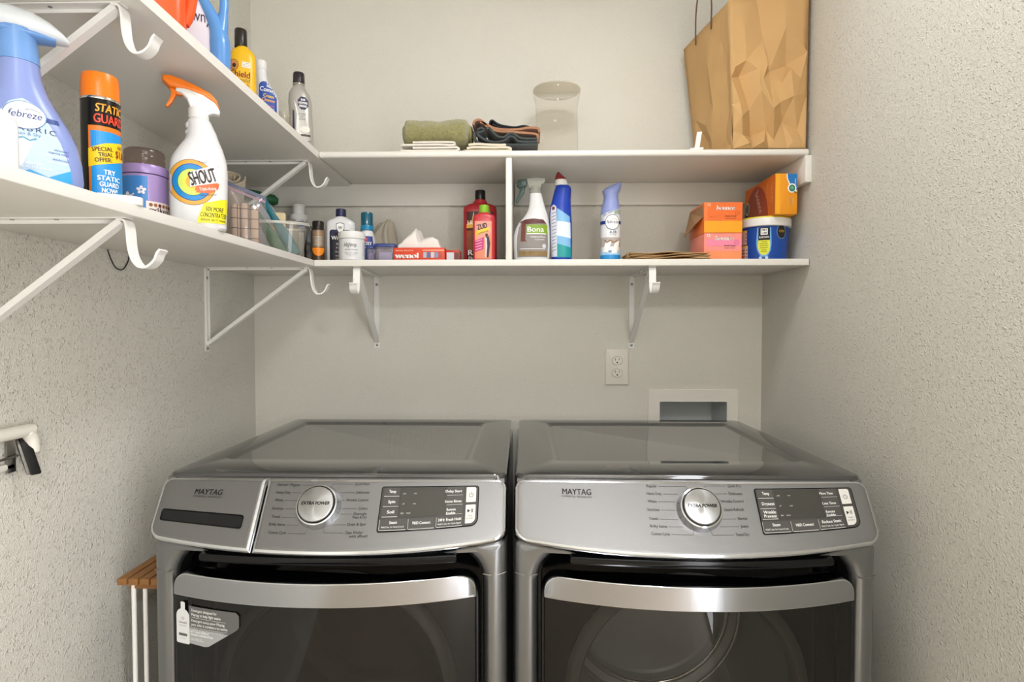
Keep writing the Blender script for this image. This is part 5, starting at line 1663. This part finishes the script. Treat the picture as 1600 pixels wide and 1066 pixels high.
# blue tub with white lid
t = bottle('detergent_tub', 'blue tapered tub with a white lid in the shelf corner', 'tub', 0.7080, 1.705, LZ, -22.5)
TUBB = mat('#16489c', 0.32, var=0.10, vscale=12, name='blue_tub')
rb, rtp = 0.0640, 0.0690
bd = MB().lathe([(0.060, 0), (rb, 0.003), (rtp, 0.096), (0.067, 0.098)], TUBB, 64).build('tub', t)
MB().lathe([(0.0725, 0.0985), (0.0745, 0.100), (0.0752, 0.118), (0.0748, 0.121)], WHITE_PL, 64).build('lid', t)
MB().lathe([(0.0742, 0.1210), (0.0735, 0.1245), (0.0715, 0.1258), (0.0700, 0.1245), (0.0690, 0.1225), (0, 0.1225)], mat('#d9cc3e', 0.4, var=0.05), 64).build('yellow_rim', t)
a = Art()
cyl = on_cyl(rb, rtp, 0.003, 0.096)
a.poly([(-0.016, 0.094), (0.020, 0.094), (0.022, 0.050), (0.020, 0.030), (0.012, 0.014), (0.002, 0.011), (-0.008, 0.014), (-0.016, 0.030), (-0.019, 0.050)], mat('#6fa8e0', 0.4, var=0.3, vscale=150), 0)
a.rect(-0.013, 0.017, 0.058, 0.094, BLACK_INK, 1)
a.poly([(-0.013, 0.058), (0.017, 0.058), (0.018, 0.042), (0.015, 0.026), (0.009, 0.018), (0.002, 0.016), (-0.005, 0.018), (-0.011, 0.026), (-0.014, 0.042)], mat('#dfe02e', 0.4), 1)
a.rect(-0.007, 0.011, 0.073, 0.091, WHITE_INK, 2, 0.001)
a.text('DIRT', 0.002, 0.0835, 0.0056, BLACK_INK, 3, w=0.0145, bold=0.04)
a.text('CUBE', 0.002, 0.0755, 0.0056, BLACK_INK, 3, w=0.0145, bold=0.04)
a.text('BLUE DAWN', 0.002, 0.0640, 0.0048, WHITE_INK, 3, w=0.025, bold=0.02)
for i, w in enumerate((0.014, 0.019, 0.022, 0.020, 0.012, 0.016)):
    a.text('cleaning tablets', 0.002, 0.0525 - 0.0055 * i, 0.0028, BLACK_INK, 3, w=w, bold=0.01)
for x in (-0.007, 0.009):
    a.ell(x, 0.0085, 0.0042, 0.0042, mat('#b9d3ea', 0.4), 2, 16)
a.ring(0.052, 0.082, 0.016, 0.020, 0.0012, mat('#8fb0c8', 0.4), 1)
a.ell(0.052, 0.082, 0.0148, 0.0188, BLACK_INK, 1)
a.text('OXI', 0.052, 0.080, 0.007, mat('#d9b23a', 0.4), 2, w=0.018)
a.rect(-0.075, -0.047, 0.050, 0.090, mat('#e3b9ae', 0.45), 1, 0.002)
a.rect(-0.075, -0.044, 0.006, 0.047, mat('#e8cfc0', 0.45), 1, 0.002)
a.rect(-0.075, -0.047, 0.086, 0.090, YEL, 2)
a.rect(-0.075, -0.044, 0.043, 0.047, YEL, 2)
for i in range(3):
    a.ell(-0.050, 0.080 - 0.010 * i, 0.0018, 0.0022, BLACK_INK, 2, 10)
    a.ell(-0.047, 0.034 - 0.010 * i, 0.0018, 0.0022, BLACK_INK, 2, 10)
    a.rect(-0.070, -0.054, 0.014 + 0.009 * i, 0.018 + 0.009 * i, mat('#d8694a', 0.5), 2)
a.build('label', bd, cyl, du=0.004)

# amber box lying on the tub
t = bottle('carton_box', 'amber orange box with a blue corner resting on the blue tub', 'box', 0.7325, 1.722, LZ + 0.1260, 0)
AMBX = mat('#e8951a', 0.45, var=0.04, vscale=12, name='amber_carton')
bx, by, bz_ = 0.061, 0.215, 0.113
bd = MB().box((0, 0, bz_ / 2), (bx, by, bz_), AMBX, 0.0008).build('box', t)
a = Art()
F = flat((-bx / 2, -by / 2, 0), (1, 0, 0), (0, 0, 1))
a.rect(0.0010, 0.0140, 0.001, 0.112, mat('#f0a81c', 0.45), 0)
a.poly([(0.030, 0.112), (0.060, 0.112), (0.060, 0.062), (0.050, 0.066), (0.038, 0.082), (0.031, 0.098)], mat('#e6efe0', 0.45), 1)
a.poly([(0.033, 0.112), (0.060, 0.112), (0.060, 0.066), (0.050, 0.070), (0.040, 0.085), (0.034, 0.099)], mat('#1d72b8', 0.45), 2)
a.ell(0.0455, 0.072, 0.0120, 0.0130, WHITE_INK, 3)
a.ell(0.0455, 0.072, 0.0088, 0.0098, mat('#3f7a68', 0.45), 4)
a.line([(0.0415, 0.070), (0.0455, 0.076), (0.0485, 0.069)], 0.0016, mat('#8fd0b8', 0.5), 5)
a.line([(0.050, 0.064), (0.058, 0.057)], 0.0022, mat('#2a4a44', 0.5), 5)
a.text('bonus', 0.0560, 0.090, 0.0042, WHITE_INK, 3, w=0.016, rot=90)
a.text('sheets', 0.0440, 0.037, 0.0055, mat('#f6cf8a', 0.5), 3, w=0.022, rot=90, bold=0.02)
a.text('dryer', 0.0500, 0.037, 0.0055, mat('#f6cf8a', 0.5), 3, w=0.018, rot=90)
a.text('fabric softener', 0.0360, 0.036, 0.0030, mat('#f6b45a', 0.5), 3, w=0.036, rot=90)
a.build('print', bd, F)
a = Art()
F = flat((-bx / 2, by / 2, 0), (0, -1, 0), (0, 0, 1))
DO = mat('#d96c14', 0.45, var=0.06, vscale=10)
a.rect(0.001, by - 0.001, 0.001, 0.112, DO, 0)
a.poly([(0.04 + 0.085 * math.cos(R(180 * i / 20)) + 0.045, 0.001 + 0.105 * math.sin(R(180 * i / 20))) for i in range(21)], mat('#a03c1c', 0.45), 1)
a.poly([(0.001, 0.001), (0.030, 0.001), (0.026, 0.060), (0.001, 0.060)], BLACK_INK, 2)
a.ell(0.020, 0.052, 0.016, 0.020, mat('#c9bfa8', 0.45), 3)
a.ell(0.020, 0.052, 0.012, 0.015, mat('#4a4a38', 0.45), 4)
a.text('bounce', 0.097, 0.050, 0.026, mat('#f2b8a0', 0.45), 3, w=0.076, rot=-62, bold=0.03)
a.text('outdoor fresh', by - 0.012, 0.062, 0.0065, mat('#f2b06a', 0.45), 2, w=0.060, rot=90)
a.text('dryer sheets', by - 0.022, 0.062, 0.0055, mat('#f2b06a', 0.45), 2, w=0.050, rot=90)
a.text('fresh', by - 0.045, 0.084, 0.0070, mat('#f09a4a', 0.45), 2, w=0.030, rot=90)
a.build('side_print', bd, F)

# ------------------------------------------------------------------ upper shelf along the back wall
UB = UZ
WST = mat('#ddd6ca', 0.9, var=0.08, bump=0.0006, bscale=500, sheen=0.3, name='white_towel')


def folded(name, label, X, Y, Z, paths, depth, thick, m, rz=0, sag=0.0):
    t_ = thing(name, label, 'cloth', (X, Y, Z), R(rz))
    for nm, pth in paths:
        MB().ribbon(catmull(pth, 6), (0, 1, 0), depth, thick, m).build(nm, t_, smooth=70)
    return t_


folded('folded_cloth', 'white cloth folded flat under the olive towel', -0.262, 1.690, UB, [
    ('cloth_layer', [(-0.084, 0, 0.004), (-0.04, 0, 0.0035), (0.0, 0, 0.004), (0.05, 0, 0.004), (0.072, 0, 0.004), (0.080, 0, 0.008), (0.073, 0, 0.0125), (0.04, 0, 0.012), (-0.05, 0, 0.012)]),
    ('cloth_layer', [(-0.083, 0, 0.020), (-0.04, 0, 0.0200), (0.02, 0, 0.0205), (0.062, 0, 0.019), (0.068, 0, 0.0235), (0.060, 0, 0.027), (0.0, 0, 0.0275), (-0.05, 0, 0.027)]),
    ], 0.16, 0.0052, WST)
t = thing('rolled_towel', 'olive green towel rolled up on the upper back shelf', 'towel', (-0.253, 1.690, UB + 0.0300))
OLIVE = mat('#96915c', 0.95, var=0.55, vscale=170, bump=0.004, bscale=520, sheen=0.6, name='olive_terry')
tf = Matrix.Rotation(R(90), 4, 'Y')
se = []
for i in range(41):
    u = i / 40
    x = -0.098 + 0.196 * u
    e = min(1, (min(u, 1 - u) / 0.06)) ** 0.45 if 0 < u < 1 else 0.45
    rz_ = 0.0395 - 0.004 * math.exp(-((u - 0.5) / 0.18) ** 2) + 0.001 * math.sin(u * 17)
    rz_ *= max(0.6, e)
    se.append((x, -0.0400 + 0.001 * math.sin(u * 5), 0, rz_, 0.052 * max(0.6, e), 2.4))
mb = MB().loft(se, OLIVE, 56, tf=tf)
for v in mb.bm.verts:
    v.co += Vector((0, noise.noise(v.co * 45), noise.noise(v.co * 45 + Vector((7, 3, 1))))) * 0.0025 + Vector((0, noise.noise(v.co * 300), noise.noise(v.co * 300 + Vector((2, 5, 1))))) * 0.0009
zmin = min(v.co.z for v in mb.bm.verts)
for v in mb.bm.verts:
    v.co.z -= zmin
mb.build('roll', t, smooth=70)
sp = [(0.003 + 0.026 * i / 50) for i in range(51)]
MB().ribbon([(0.0995, sp[i] * math.cos(i * 0.38) * 1.4, 0.040 + sp[i] * math.sin(i * 0.38)) for i in range(51)], (1, 0, 0), 0.006, 0.0035, mat('#8a8352', 0.95, var=0.3, vscale=200)).build('rolled_end', t)

folded('folded_cloth', 'cream cloth lying flat between olive towel and tan cloths', -0.110, 1.665, UB, [
    ('cloth_layer', [(-0.055, 0, 0.004), (-0.02, 0, 0.004), (0.03, 0, 0.004), (0.066, 0, 0.004), (0.074, 0, 0.009), (0.062, 0, 0.013), (0.02, 0, 0.013), (-0.03, 0, 0.014), (-0.05, 0, 0.011)]),
    ('cloth_layer', [(-0.045, 0, 0.021), (-0.02, 0, 0.023), (0.012, 0, 0.021), (0.040, 0, 0.020), (0.060, 0, 0.0205)])], 0.10, 0.0060, mat('#d8cdb8', 0.9, var=0.06, sheen=0.3))
GREYC = mat('#3f4546', 0.9, var=0.3, vscale=60, bump=0.0005, bscale=600, sheen=0.2, name='charcoal_cloth')
NEAV = mat('#24262b', 0.9, var=0.2, bump=0.0005, bscale=600, name='black_cloth')
TAN = mat('#a5775a', 0.9, var=0.12, vscale=40, bump=0.0005, bscale=600, sheen=0.2, name='tan_cloth')
folded('folded_cloth', 'charcoal cloth folded in waves at the bottom of the stack', -0.055, 1.700, UB + 0.0270, [
    ('cloth_layer', [(-0.088, 0, 0.042), (-0.085, 0, 0.020), (-0.060, 0, 0.005), (0.0, 0, 0.003), (0.05, 0, 0.003), (0.096, 0, 0.004)]),
    ('cloth_layer', [(-0.078, 0, 0.046), (-0.066, 0, 0.051), (-0.058, 0, 0.045), (-0.067, 0, 0.040), (-0.078, 0, 0.036), (-0.060, 0, 0.020), (-0.03, 0, 0.0105), (0.0, 0, 0.0150), (0.014, 0, 0.026), (0.028, 0, 0.024), (0.040, 0, 0.013), (0.07, 0, 0.0105), (0.094, 0, 0.0115)]),
    ('cloth_layer', [(-0.052, 0, 0.048), (-0.043, 0, 0.050), (-0.034, 0, 0.041), (-0.018, 0, 0.027), (0.000, 0, 0.025), (0.012, 0, 0.034), (0.028, 0, 0.033), (0.046, 0, 0.022), (0.068, 0, 0.020), (0.094, 0, 0.020)])], 0.112, 0.0055, GREYC)
folded('folded_cloth', 'tan brown cloth folded on the charcoal one beside the glass vase', -0.055, 1.705, UB + 0.0575, [
    ('cloth_layer', [(-0.090, 0, 0.032), (-0.086, 0, 0.042), (-0.073, 0, 0.046), (-0.060, 0, 0.038), (-0.045, 0, 0.022), (-0.020, 0, 0.014), (0.03, 0, 0.010), (0.090, 0, 0.004), (0.094, 0, -0.008), (0.094, 0, -0.018)]),
    ('cloth_layer', [(-0.070, 0, 0.040), (-0.050, 0, 0.032), (-0.030, 0, 0.022), (0.0, 0, 0.0175), (0.040, 0, 0.018), (0.065, 0, 0.0220), (0.085, 0, 0.022), (0.098, 0, 0.019), (0.100, 0, 0.010)])], 0.108, 0.0062, TAN)
folded('folded_cloth', 'dark grey cloth on top of the tan one', -0.055, 1.722, UB + 0.0625, [
    ('cloth_layer', [(-0.044, 0, 0.037), (-0.042, 0, 0.044), (-0.035, 0, 0.046), (-0.020, 0, 0.036), (0.0, 0, 0.030), (0.030, 0, 0.0265), (0.055, 0, 0.030), (0.075, 0, 0.0255)]),
    ('cloth_layer', [(-0.036, 0, 0.036), (-0.018, 0, 0.0285), (0.004, 0, 0.0235), (0.030, 0, 0.0210), (0.055, 0, 0.0240), (0.078, 0, 0.0200)])], 0.10, 0.0042, NEAV)

# glass vase
GLS = clear_mat('vase_glass', '#fdfcfa', 0.02, '#f4efe4', 0.02, 1.25)
t = bottle('glass_vase', 'clear hurricane glass vase with a flared rim', 'vase', 0.1030, 1.800, UB, 0)
MB().lathe([(r_ * 1.043, z_ * 1.155) for r_, z_ in ((0.0, 0.001), (0.058, 0.0015), (0.0620, 0.004), (0.0640, 0.030), (0.0640, 0.075), (0.0625, 0.115), (0.0615, 0.145), (0.0630, 0.170), (0.0675, 0.190), (0.0705, 0.204), (0.0708, 0.211))], GLS, 64, cap1=False).build('glass', t, smooth=70)
MB().lathe([(0.0730, 0.2420), (0.0741, 0.2437), (0.0730, 0.2455), (0.0720, 0.2437)], clear_mat('rim_glass', '#f4f1e8', 0.35, '#f6f2ea', 0.02), 64).build('rim', t, smooth=70)

# small white clip before the bag
t = bottle('plastic_clip', 'little white plastic clip standing before the paper bag', 'clip', 0.4800, 1.612, UB, -16)
MB().box((0.002, 0, 0.003), (0.036, 0.012, 0.006), WHITE_PL, 0.001).build('base', t)
MB().prism([(-0.004, 0.006), (0.010, 0.006), (0.016, 0.050), (0.003, 0.050)], -0.004, 0.004, WHITE_PL, 0.001).build('upright', t)

# brown paper shopping bag
t = thing('paper_shopping_bag', 'brown paper shopping bag with twine handles on the upper shelf', 'bag', (0.672, 1.740, UB))
BAGM = mat('#c49d69', 0.75, var=0.10, vscale=9, bump=0.0003, bscale=500, name='brown_bag_paper')
random.seed(5)


def face_grid(p00, p10, p01, p11, nu, nv, disp, m, name, parent):
    a_, b_, c_, d_ = (Vector(p) for p in (p00, p10, p01, p11))
    n_ = (b_ - a_).cross(c_ - a_).normalized()
    mb_ = MB()
    mb_.grid(lambda u, v: (a_ * (1 - u) + b_ * u) * (1 - v) + (c_ * (1 - u) + d_ * u) * v + n_ * disp(u, v), nu, nv, m)
    bmesh.ops.triangulate(mb_.bm, faces=mb_.bm.faces[:])
    ob = mb_.build(name, parent, smooth=7)
    ob.modifiers.new('paper_thickness', 'SOLIDIFY').thickness = 0.0008
    return ob


def crumple(seed, amp, f1=5.0):
    def f(u, v):
        e = min(1.0, min(u, 1 - u, v) * 12)
        w_ = abs(noise.noise((u * f1 + seed, v * f1 * 1.3, 0.3))) + 0.5 * abs(noise.noise((u * 11 + seed, v * 13, 2.3)))
        return (w_ - 0.25) * amp * e * (0.35 + 0.65 * (1 - v) ** 0.7)
    return f


b0 = [(-0.094, -0.138), (0.106, -0.138), (0.108, 0.125), (-0.112, 0.125)]     # base corners: front-left, front-right, back-right, back-left
t0 = [(-0.108, -0.140), (0.108, -0.140), (0.112, 0.130), (-0.158, 0.130)]
H0 = [0.405, 0.455, 0.46, 0.40]
Bp = [Vector((x, y, 0.001)) for x, y in b0]
Tp = [Vector((x, y, h)) for (x, y), h in zip(t0, H0)]


def tri(x):
    return max(0.0, 1 - abs(x))


# crease nodes of the gusset that faces the room: (u, v, push out)
FRONT = [(0, 0, 0), (.25, 0, 0), (.5, 0, 0), (.75, 0, 0), (1, 0, 0), (0, .12, .004), (.10, .20, .020), (.13, .09, .004), (.22, .03, .012), (.40, .035, .016), (.56, .05, .002), (.30, .10, -.030),
         (.24, .26, -.004), (.36, .36, .018), (.10, .30, .010), (0, .30, 0), (.52, .24, .022), (.48, .13, -.014), (.62, .28, .014), (.80, .31, .014), (1, .33, 0), (.70, .18, -.014), (.90, .12, -.010),
         (1, .13, 0), (.82, .04, .004), (0, .48, 0), (.06, .55, .002), (.14, .50, -.022), (.34, .505, .012), (.20, .58, .004), (.40, .44, .012), (.46, .52, .012), (.50, .49, -.004), (.75, .525, -.016), (.76, .48, .012),
         (1, .58, 0), (1, .50, 0), (.43, .70, -.006), (.40, .86, -.012), (.37, 1.0, -.020), (0, .75, 0), (0, 1, 0), (.18, .80, .004), (.20, 1, -.004), (.70, .74, .008), (1, .80, 0), (.70, 1, -.004), (1, 1, 0), (.66, .40, .006), (.90, .42, .008)]
SIDE = [(0, 0, 0), (.5, 0, 0), (1, 0, 0), (0, .25, 0), (0, .5, 0), (0, .75, 0), (0, 1, 0), (.33, 1, 0), (.66, 1, 0), (1, 1, 0), (1, .75, 0), (1, .5, 0), (1, .25, 0), (1, .12, .003), (.15, .40, .006), (.45, .46, -.008), (.60, .52, .008),
        (.85, .56, -.010), (.85, .30, -.012), (.62, .36, .004), (.30, .20, -.010), (.55, .16, .008), (.78, .10, -.010), (.25, .65, .002), (.55, .75, .006), (.80, .80, -.004), (.40, .30, .006), (.10, .12, .004)]
from mathutils.geometry import delaunay_2d_cdt


def crease_face(p00, p10, p01, p11, nodes, name, parent):
    a_, b_, c_, d_ = (Vector(p) for p in (p00, p10, p01, p11))
    n_ = (b_ - a_).cross(c_ - a_).normalized()
    vs, _, fs = delaunay_2d_cdt([Vector((u, v)) for u, v, _ in nodes], [], [], 0, 1e-6)[:3]
    mb_ = MB()
    look = {(round(u, 4), round(v, 4)): d for u, v, d in nodes}
    mb_.add([(a_ * (1 - p.x) + b_ * p.x) * (1 - p.y) + (c_ * (1 - p.x) + d_ * p.x) * p.y + n_ * look.get((round(p.x, 4), round(p.y, 4)), 0.0) for p in vs], fs, BAGM)
    bmesh.ops.subdivide_edges(mb_.bm, edges=mb_.bm.edges[:], cuts=3, use_grid_fill=True)
    for v_ in mb_.bm.verts:
        v_.co += n_ * 0.0022 * noise.noise(v_.co * 38) + n_ * 0.0012 * noise.noise(v_.co * 95)
    bmesh.ops.triangulate(mb_.bm, faces=mb_.bm.faces[:])
    ob = mb_.build(name, parent, smooth=14)
    ob.modifiers.new('paper_thickness', 'SOLIDIFY').thickness = 0.0008
    return ob


bag = t
crease_face(Bp[0], Bp[1], Tp[0], Tp[1], FRONT, 'front_gusset', t)
crease_face(Bp[3], Bp[0], Tp[3], Tp[0], SIDE, 'side_panel', t)
face_grid(Bp[1], Bp[2], Tp[1], Tp[2], 10, 14, lambda u, v: -abs(crumple(7.0, 0.008)(u, v)), BAGM, 'side_panel', t)
face_grid(Bp[2], Bp[3], Tp[2], Tp[3], 10, 14, lambda u, v: -abs(crumple(9.0, 0.008)(u, v)) - 0.02 * tri((u - .5) * 2) * v, BAGM, 'back_gusset', t)

mb = MB()
mb.add([p + Vector((0, 0, 0.0006)) for p in Bp], [(0, 1, 2, 3)], BAGM)
mb.build('base', t, smooth=0)
TW = mat('#6a4c34', 0.8, name='twine')
for side in ((Tp[3], Tp[0], -0.004), (Tp[1], Tp[2], 0.004)):
    p_, q_, off = side
    A_, B_ = p_.lerp(q_, 0.33), p_.lerp(q_, 0.67)
    pts = [A_ + Vector((off, 0, -0.03)), A_ + Vector((off, 0.0, 0.05)), A_.lerp(B_, 0.2) + Vector((off * 2, 0, 0.10)), A_.lerp(B_, 0.5) + Vector((off * 3, 0, 0.125)), A_.lerp(B_, 0.8) + Vector((off * 2, 0, 0.10)), B_ + Vector((off, 0, 0.05)), B_ + Vector((off, 0, -0.03))]
    MB().tube(catmull(pts, 6), 0.0022, TW, 8).build('handle', bag)

# ------------------------------------------------------------------ upper shelf along the left wall


def up(name, label, cat, X, Y, deg):
    return thing(name, label, cat, (X, Y, uz(Y) + 0.0003), R(deg))


# orange jug
t = up('detergent_jug', 'glossy orange jug at the top of the picture', 'jug', -0.655, 1.036, 31)
ORJ = mat('#e8551f', 0.25, var=0.05, coat=0.3, name='orange_jug')
secs = [(0, 0, 0, .034, .030, 3), (0.004, 0, 0, .038, .034, 3), (0.10, 0, 0, .039, .035, 3), (0.15, 0, 0, .037, .034, 2.8), (0.185, -.004, 0, .028, .028, 2.4), (0.20, -.008, 0, .019, .019, 2)]
MB().loft(secs, ORJ, 48).build('body', t)
MB().lathe([(0.021, 0.200), (0.022, 0.202), (0.021, 0.228), (0, 0.230)], mat('#f3efe6', 0.3), 32, cx=-0.008).build('cap', t)
MB().tube(catmull([(0.024, -0.004, 0.172), (0.045, -0.004, 0.165), (0.049, -0.004, 0.120), (0.042, -0.004, 0.070), (0.034, -0.004, 0.050)], 6), 0.0095, ORJ, 14).build('handle', t, smooth=70)
MB().loft([(-0.001, 0, 0, .010, .007, 2), (0.001, 0, 0, .009, .006, 2)], BLACK_PL, 20, tf=Matrix.Translation((0.004, -0.0348, 0.085)) @ Matrix.Rotation(R(90), 4, 'X')).build('grip_hole', t)

# blue fabric softener jug
t = up('softener_jug', 'white jug with a sky blue handle loop and purple lettering', 'jug', -0.668, 1.225, 28.7)
SKY = mat('#5b93d2', 0.28, var=0.05, coat=0.2, name='sky_blue_jug')
WJ = mat('#e6dfe8', 0.35, var=0.03, name='pale_jug')
secs = [(0, -0.022, 0, .039, .028, 3), (0.004, -0.022, 0, .042, .031, 3), (0.10, -.022, 0, .041, .031, 3), (0.15, -.024, 0, .036, .029, 2.6), (0.190, -.026, 0, .024, .022, 2.2), (0.20, -.026, 0, .018, .018, 2)]
bd = MB().loft(secs, WJ, 48).build('body', t)
MB().lathe([(0.0205, 0.200), (0.021, 0.202), (0.020, 0.232), (0, 0.234)], SKY, 32, cx=-0.026).build('cap', t)
K = lambda px, py: Vector(((px - 333) / 826.0, -0.024, (147 - py) / 726.0))
MB().tube(catmull([K(342, 146), K(345, 110), K(345, 75), K(340, 52), K(326, 24), K(312, 0), K(302, -22), K(304, -38)], 6),
          [max(0.0088, 0.0205 - 0.0110 * max(0.0, (i - 12) / 14)) for i in range(43)], SKY, 20).build('blue_side', t, smooth=70)
MB().tube(catmull([K(345, 66), K(350, 40), K(353, 14), K(349, -14), K(338, -32), K(322, -38)], 6),
          [max(0.0088, 0.0165 - 0.0085 * i / 10) for i in range(31)], SKY, 18).build('handle', t, smooth=70)
a = Art()
PUR = mat('#3a1f44', 0.5)
a.text('Downy', -0.0010, 0.1330, 0.0240, PUR, 1, w=0.062, align='r')
a.build('lettering', bd, on_loft(secs), du=0.006, dv=0.008)

# yellow shampoo-like bottle
t = up('polish_flask', 'yellow bottle with a black cap on the upper shelf', 'bottle', -0.680, 1.385, 26)
YB_ = mat('#e5b314', 0.3, var=0.04, name='yellow_plastic')
secs = [(0, 0, 0, .026, .016, 3), (0.003, 0, 0, .0290, .0185, 3), (0.140, 0, 0, .0295, .019, 3), (0.158, 0, 0, .0280, .0185, 2.8), (0.168, 0, 0, .0230, .017, 2.5), (0.174, 0, 0, .0150, .0140, 2.1), (0.177, 0, 0, .0130, .013, 2)]
bd = MB().loft(secs, YB_, 48).build('body', t)
MB().lathe([(0.0140, 0.177), (0.0143, 0.178), (0.0138, 0.217), (0.0128, 0.219), (0, 0.2192)], mat('#241c16', 0.3), 32, cx=-0.004).build('cap', t)
a = Art()
a.ring(-0.020, 0.128, 0.0105, 0.0125, 0.0012, mat('#7a2d1c', 0.5), 1)
a.ell(-0.020, 0.128, 0.0085, 0.0105, mat('#c98a4a', 0.5), 1)
a.ell(-0.019, 0.126, 0.004, 0.005, mat('#3a1f18', 0.5), 2)
a.rect(-0.0020, 0.0160, 0.1235, 0.1370, mat('#efe6d6', 0.5), 1)
for i in range(3):
    a.rect(0.000, 0.0140, 0.1265 + 0.0034 * i, 0.1273 + 0.0034 * i, mat('#6a6a78', 0.5), 2)
a.text('Shield', -0.0060, 0.1000, 0.0145, mat('#8a1f1c', 0.5), 1, w=0.042, bold=0.02, rot=-2)
a.text('gold', 0.0010, 0.0880, 0.0100, mat('#7a5a10', 0.5), 1, w=0.024, shear=0.3)
a.text('polish', 0.0010, 0.0780, 0.0080, mat('#7a3a10', 0.5), 1, w=0.024)
a.build('label', bd, on_loft(secs), du=0.006, dv=0.02)

# white cleanser bottle
t = up('cleanser_bottle', 'white bottle with a round blue label on the upper shelf', 'bottle', -0.678, 1.506, 24)
secs = [(0, 0.002, 0, .025, .016, 2.8), (0.003, 0.002, 0, .0280, .0185, 2.8), (0.100, 0.002, 0, .0275, .0185, 2.8), (0.120, 0.0, 0, .0240, .0175, 2.6), (0.138, -0.006, 0, .0170, .015, 2.2), (0.155, -0.010, 0, .0128, .0128, 2), (0.178, -0.011, 0, .0122, .0122, 2)]
bd = MB().loft(secs, WB, 48).build('body', t)
MB().lathe([(0.0128, 0.178), (0.0132, 0.179), (0.0128, 0.199), (0.0118, 0.2015), (0, 0.202)], WHITE_PL, 32, cx=-0.011).build('cap', t)
a = Art()
a.poly(rrect(-0.018, 0.025, 0.030, 0.146, (0.004, 0.004, 0.020, 0.014), 6), mat('#2f4fa0', 0.4), 0)
a.text('Comet', 0.0030, 0.1185, 0.0115, WHITE_INK, 1, w=0.038, bold=0.02, rot=-6)
a.text('Cream', 0.0050, 0.1035, 0.0085, mat('#e8c84a', 0.4), 1, w=0.026, bold=0.03, rot=-6)
a.text('Cleanser', 0.0050, 0.0930, 0.0080, mat('#e8a84a', 0.4), 1, w=0.032, bold=0.03, rot=-6)
for i in range(3):
    a.rect(-0.012, 0.018, 0.080 - 0.007 * i, 0.083 - 0.007 * i, mat('#a8507a', 0.4) if i == 0 else mat('#8fa0cc', 0.4), 1)
a.ell(0.010, 0.058, 0.008, 0.010, WHITE_INK, 1)
a.build('label', bd, on_loft(secs), du=0.005, dv=0.01)
t = up('clear_cup', 'small clear plastic cup behind the round blue label bottle', 'cup', -0.655, 1.560, 20)
MB().lathe([(0.014, 0.0006), (0.016, 0.002), (0.021, 0.085), (0.0215, 0.088), (0.0195, 0.086), (0.0148, 0.004), (0.0, 0.004)], TUBM, 36).build('shell', t, smooth=60)

# silver cleanser bottle
t = up('cleanser_flask', 'silver grey bottle with a black cap at the shelf corner', 'bottle', -0.640, 1.640, 21)
SIL = mat('#b4b1aa', 0.28, 0.35, var=0.05, name='silver_plastic')
secs = [(0, 0.003, 0, .028, .018, 2.8), (0.003, 0.003, 0, .0312, .0205, 2.8), (0.060, 0.003, 0, .0310, .0205, 2.8), (0.110, 0.001, 0, .0315, .021, 2.7), (0.150, -0.001, 0, .0322, .021, 2.6), (0.172, -0.003, 0, .0285, .020, 2.5), (0.186, -0.004, 0, .0210, .018, 2.3), (0.195, -0.004, 0, .0150, .0145, 2), (0.199, -0.004, 0, .0140, .014, 2)]
bd = MB().loft(secs, SIL, 56).build('body', t)
MB().lathe([(0.0160, 0.199), (0.0163, 0.200), (0.0155, 0.230), (0.0140, 0.2335), (0, 0.234)], mat('#2a2228', 0.3), 36, cx=-0.004).build('cap', t)
MB().lathe([(0.0166, 0.1985), (0.0172, 0.200), (0.0166, 0.2015)], CHROME, 36, cx=-0.004).build('collar', t)
a = Art()
SH = mat('#23254a', 0.4)
a.poly([(0.007 + 0.0155 * math.cos(R(360 * i / 8 + 22)), 0.143 + 0.0195 * math.sin(R(360 * i / 8 + 22))) for i in range(8)], SH, 1)
for i, s in enumerate(('BAR', 'KEEPERS', 'FRIEND')):
    a.text(s, 0.007, 0.1495 - 0.0090 * i, 0.0060, WHITE_INK, 2, w=(0.012, 0.024, 0.021)[i], bold=0.04)
for i, (s, w) in enumerate((('MULTIPURPOSE', .020), ('SOFT', .010), ('CLEANSER', .018))):
    a.text(s, 0.004, 0.110 - 0.007 * i, 0.0040, mat('#5a5a60', 0.5), 1, w=w)
a.poly([(-0.022, 0.066), (-0.016, 0.066), (-0.017, 0.120), (-0.021, 0.124)], mat('#3a3550', 0.4), 1)
a.poly([(-0.015, 0.030), (-0.006, 0.020), (-0.004, 0.100), (-0.011, 0.135), (-0.017, 0.150), (-0.010, 0.110)], mat('#f2f1ee', 0.4), 0)
a.rect(0.000, 0.026, 0.050, 0.056, mat('#4a4436', 0.4), 1)
a.ell(0.012, 0.070, 0.013, 0.009, mat('#e8e6da', 0.4), 1)
a.rect(-0.004, 0.028, 0.036, 0.039, mat('#8a867a', 0.4), 1)
a.build('label', bd, on_loft(secs), du=0.005, dv=0.012)
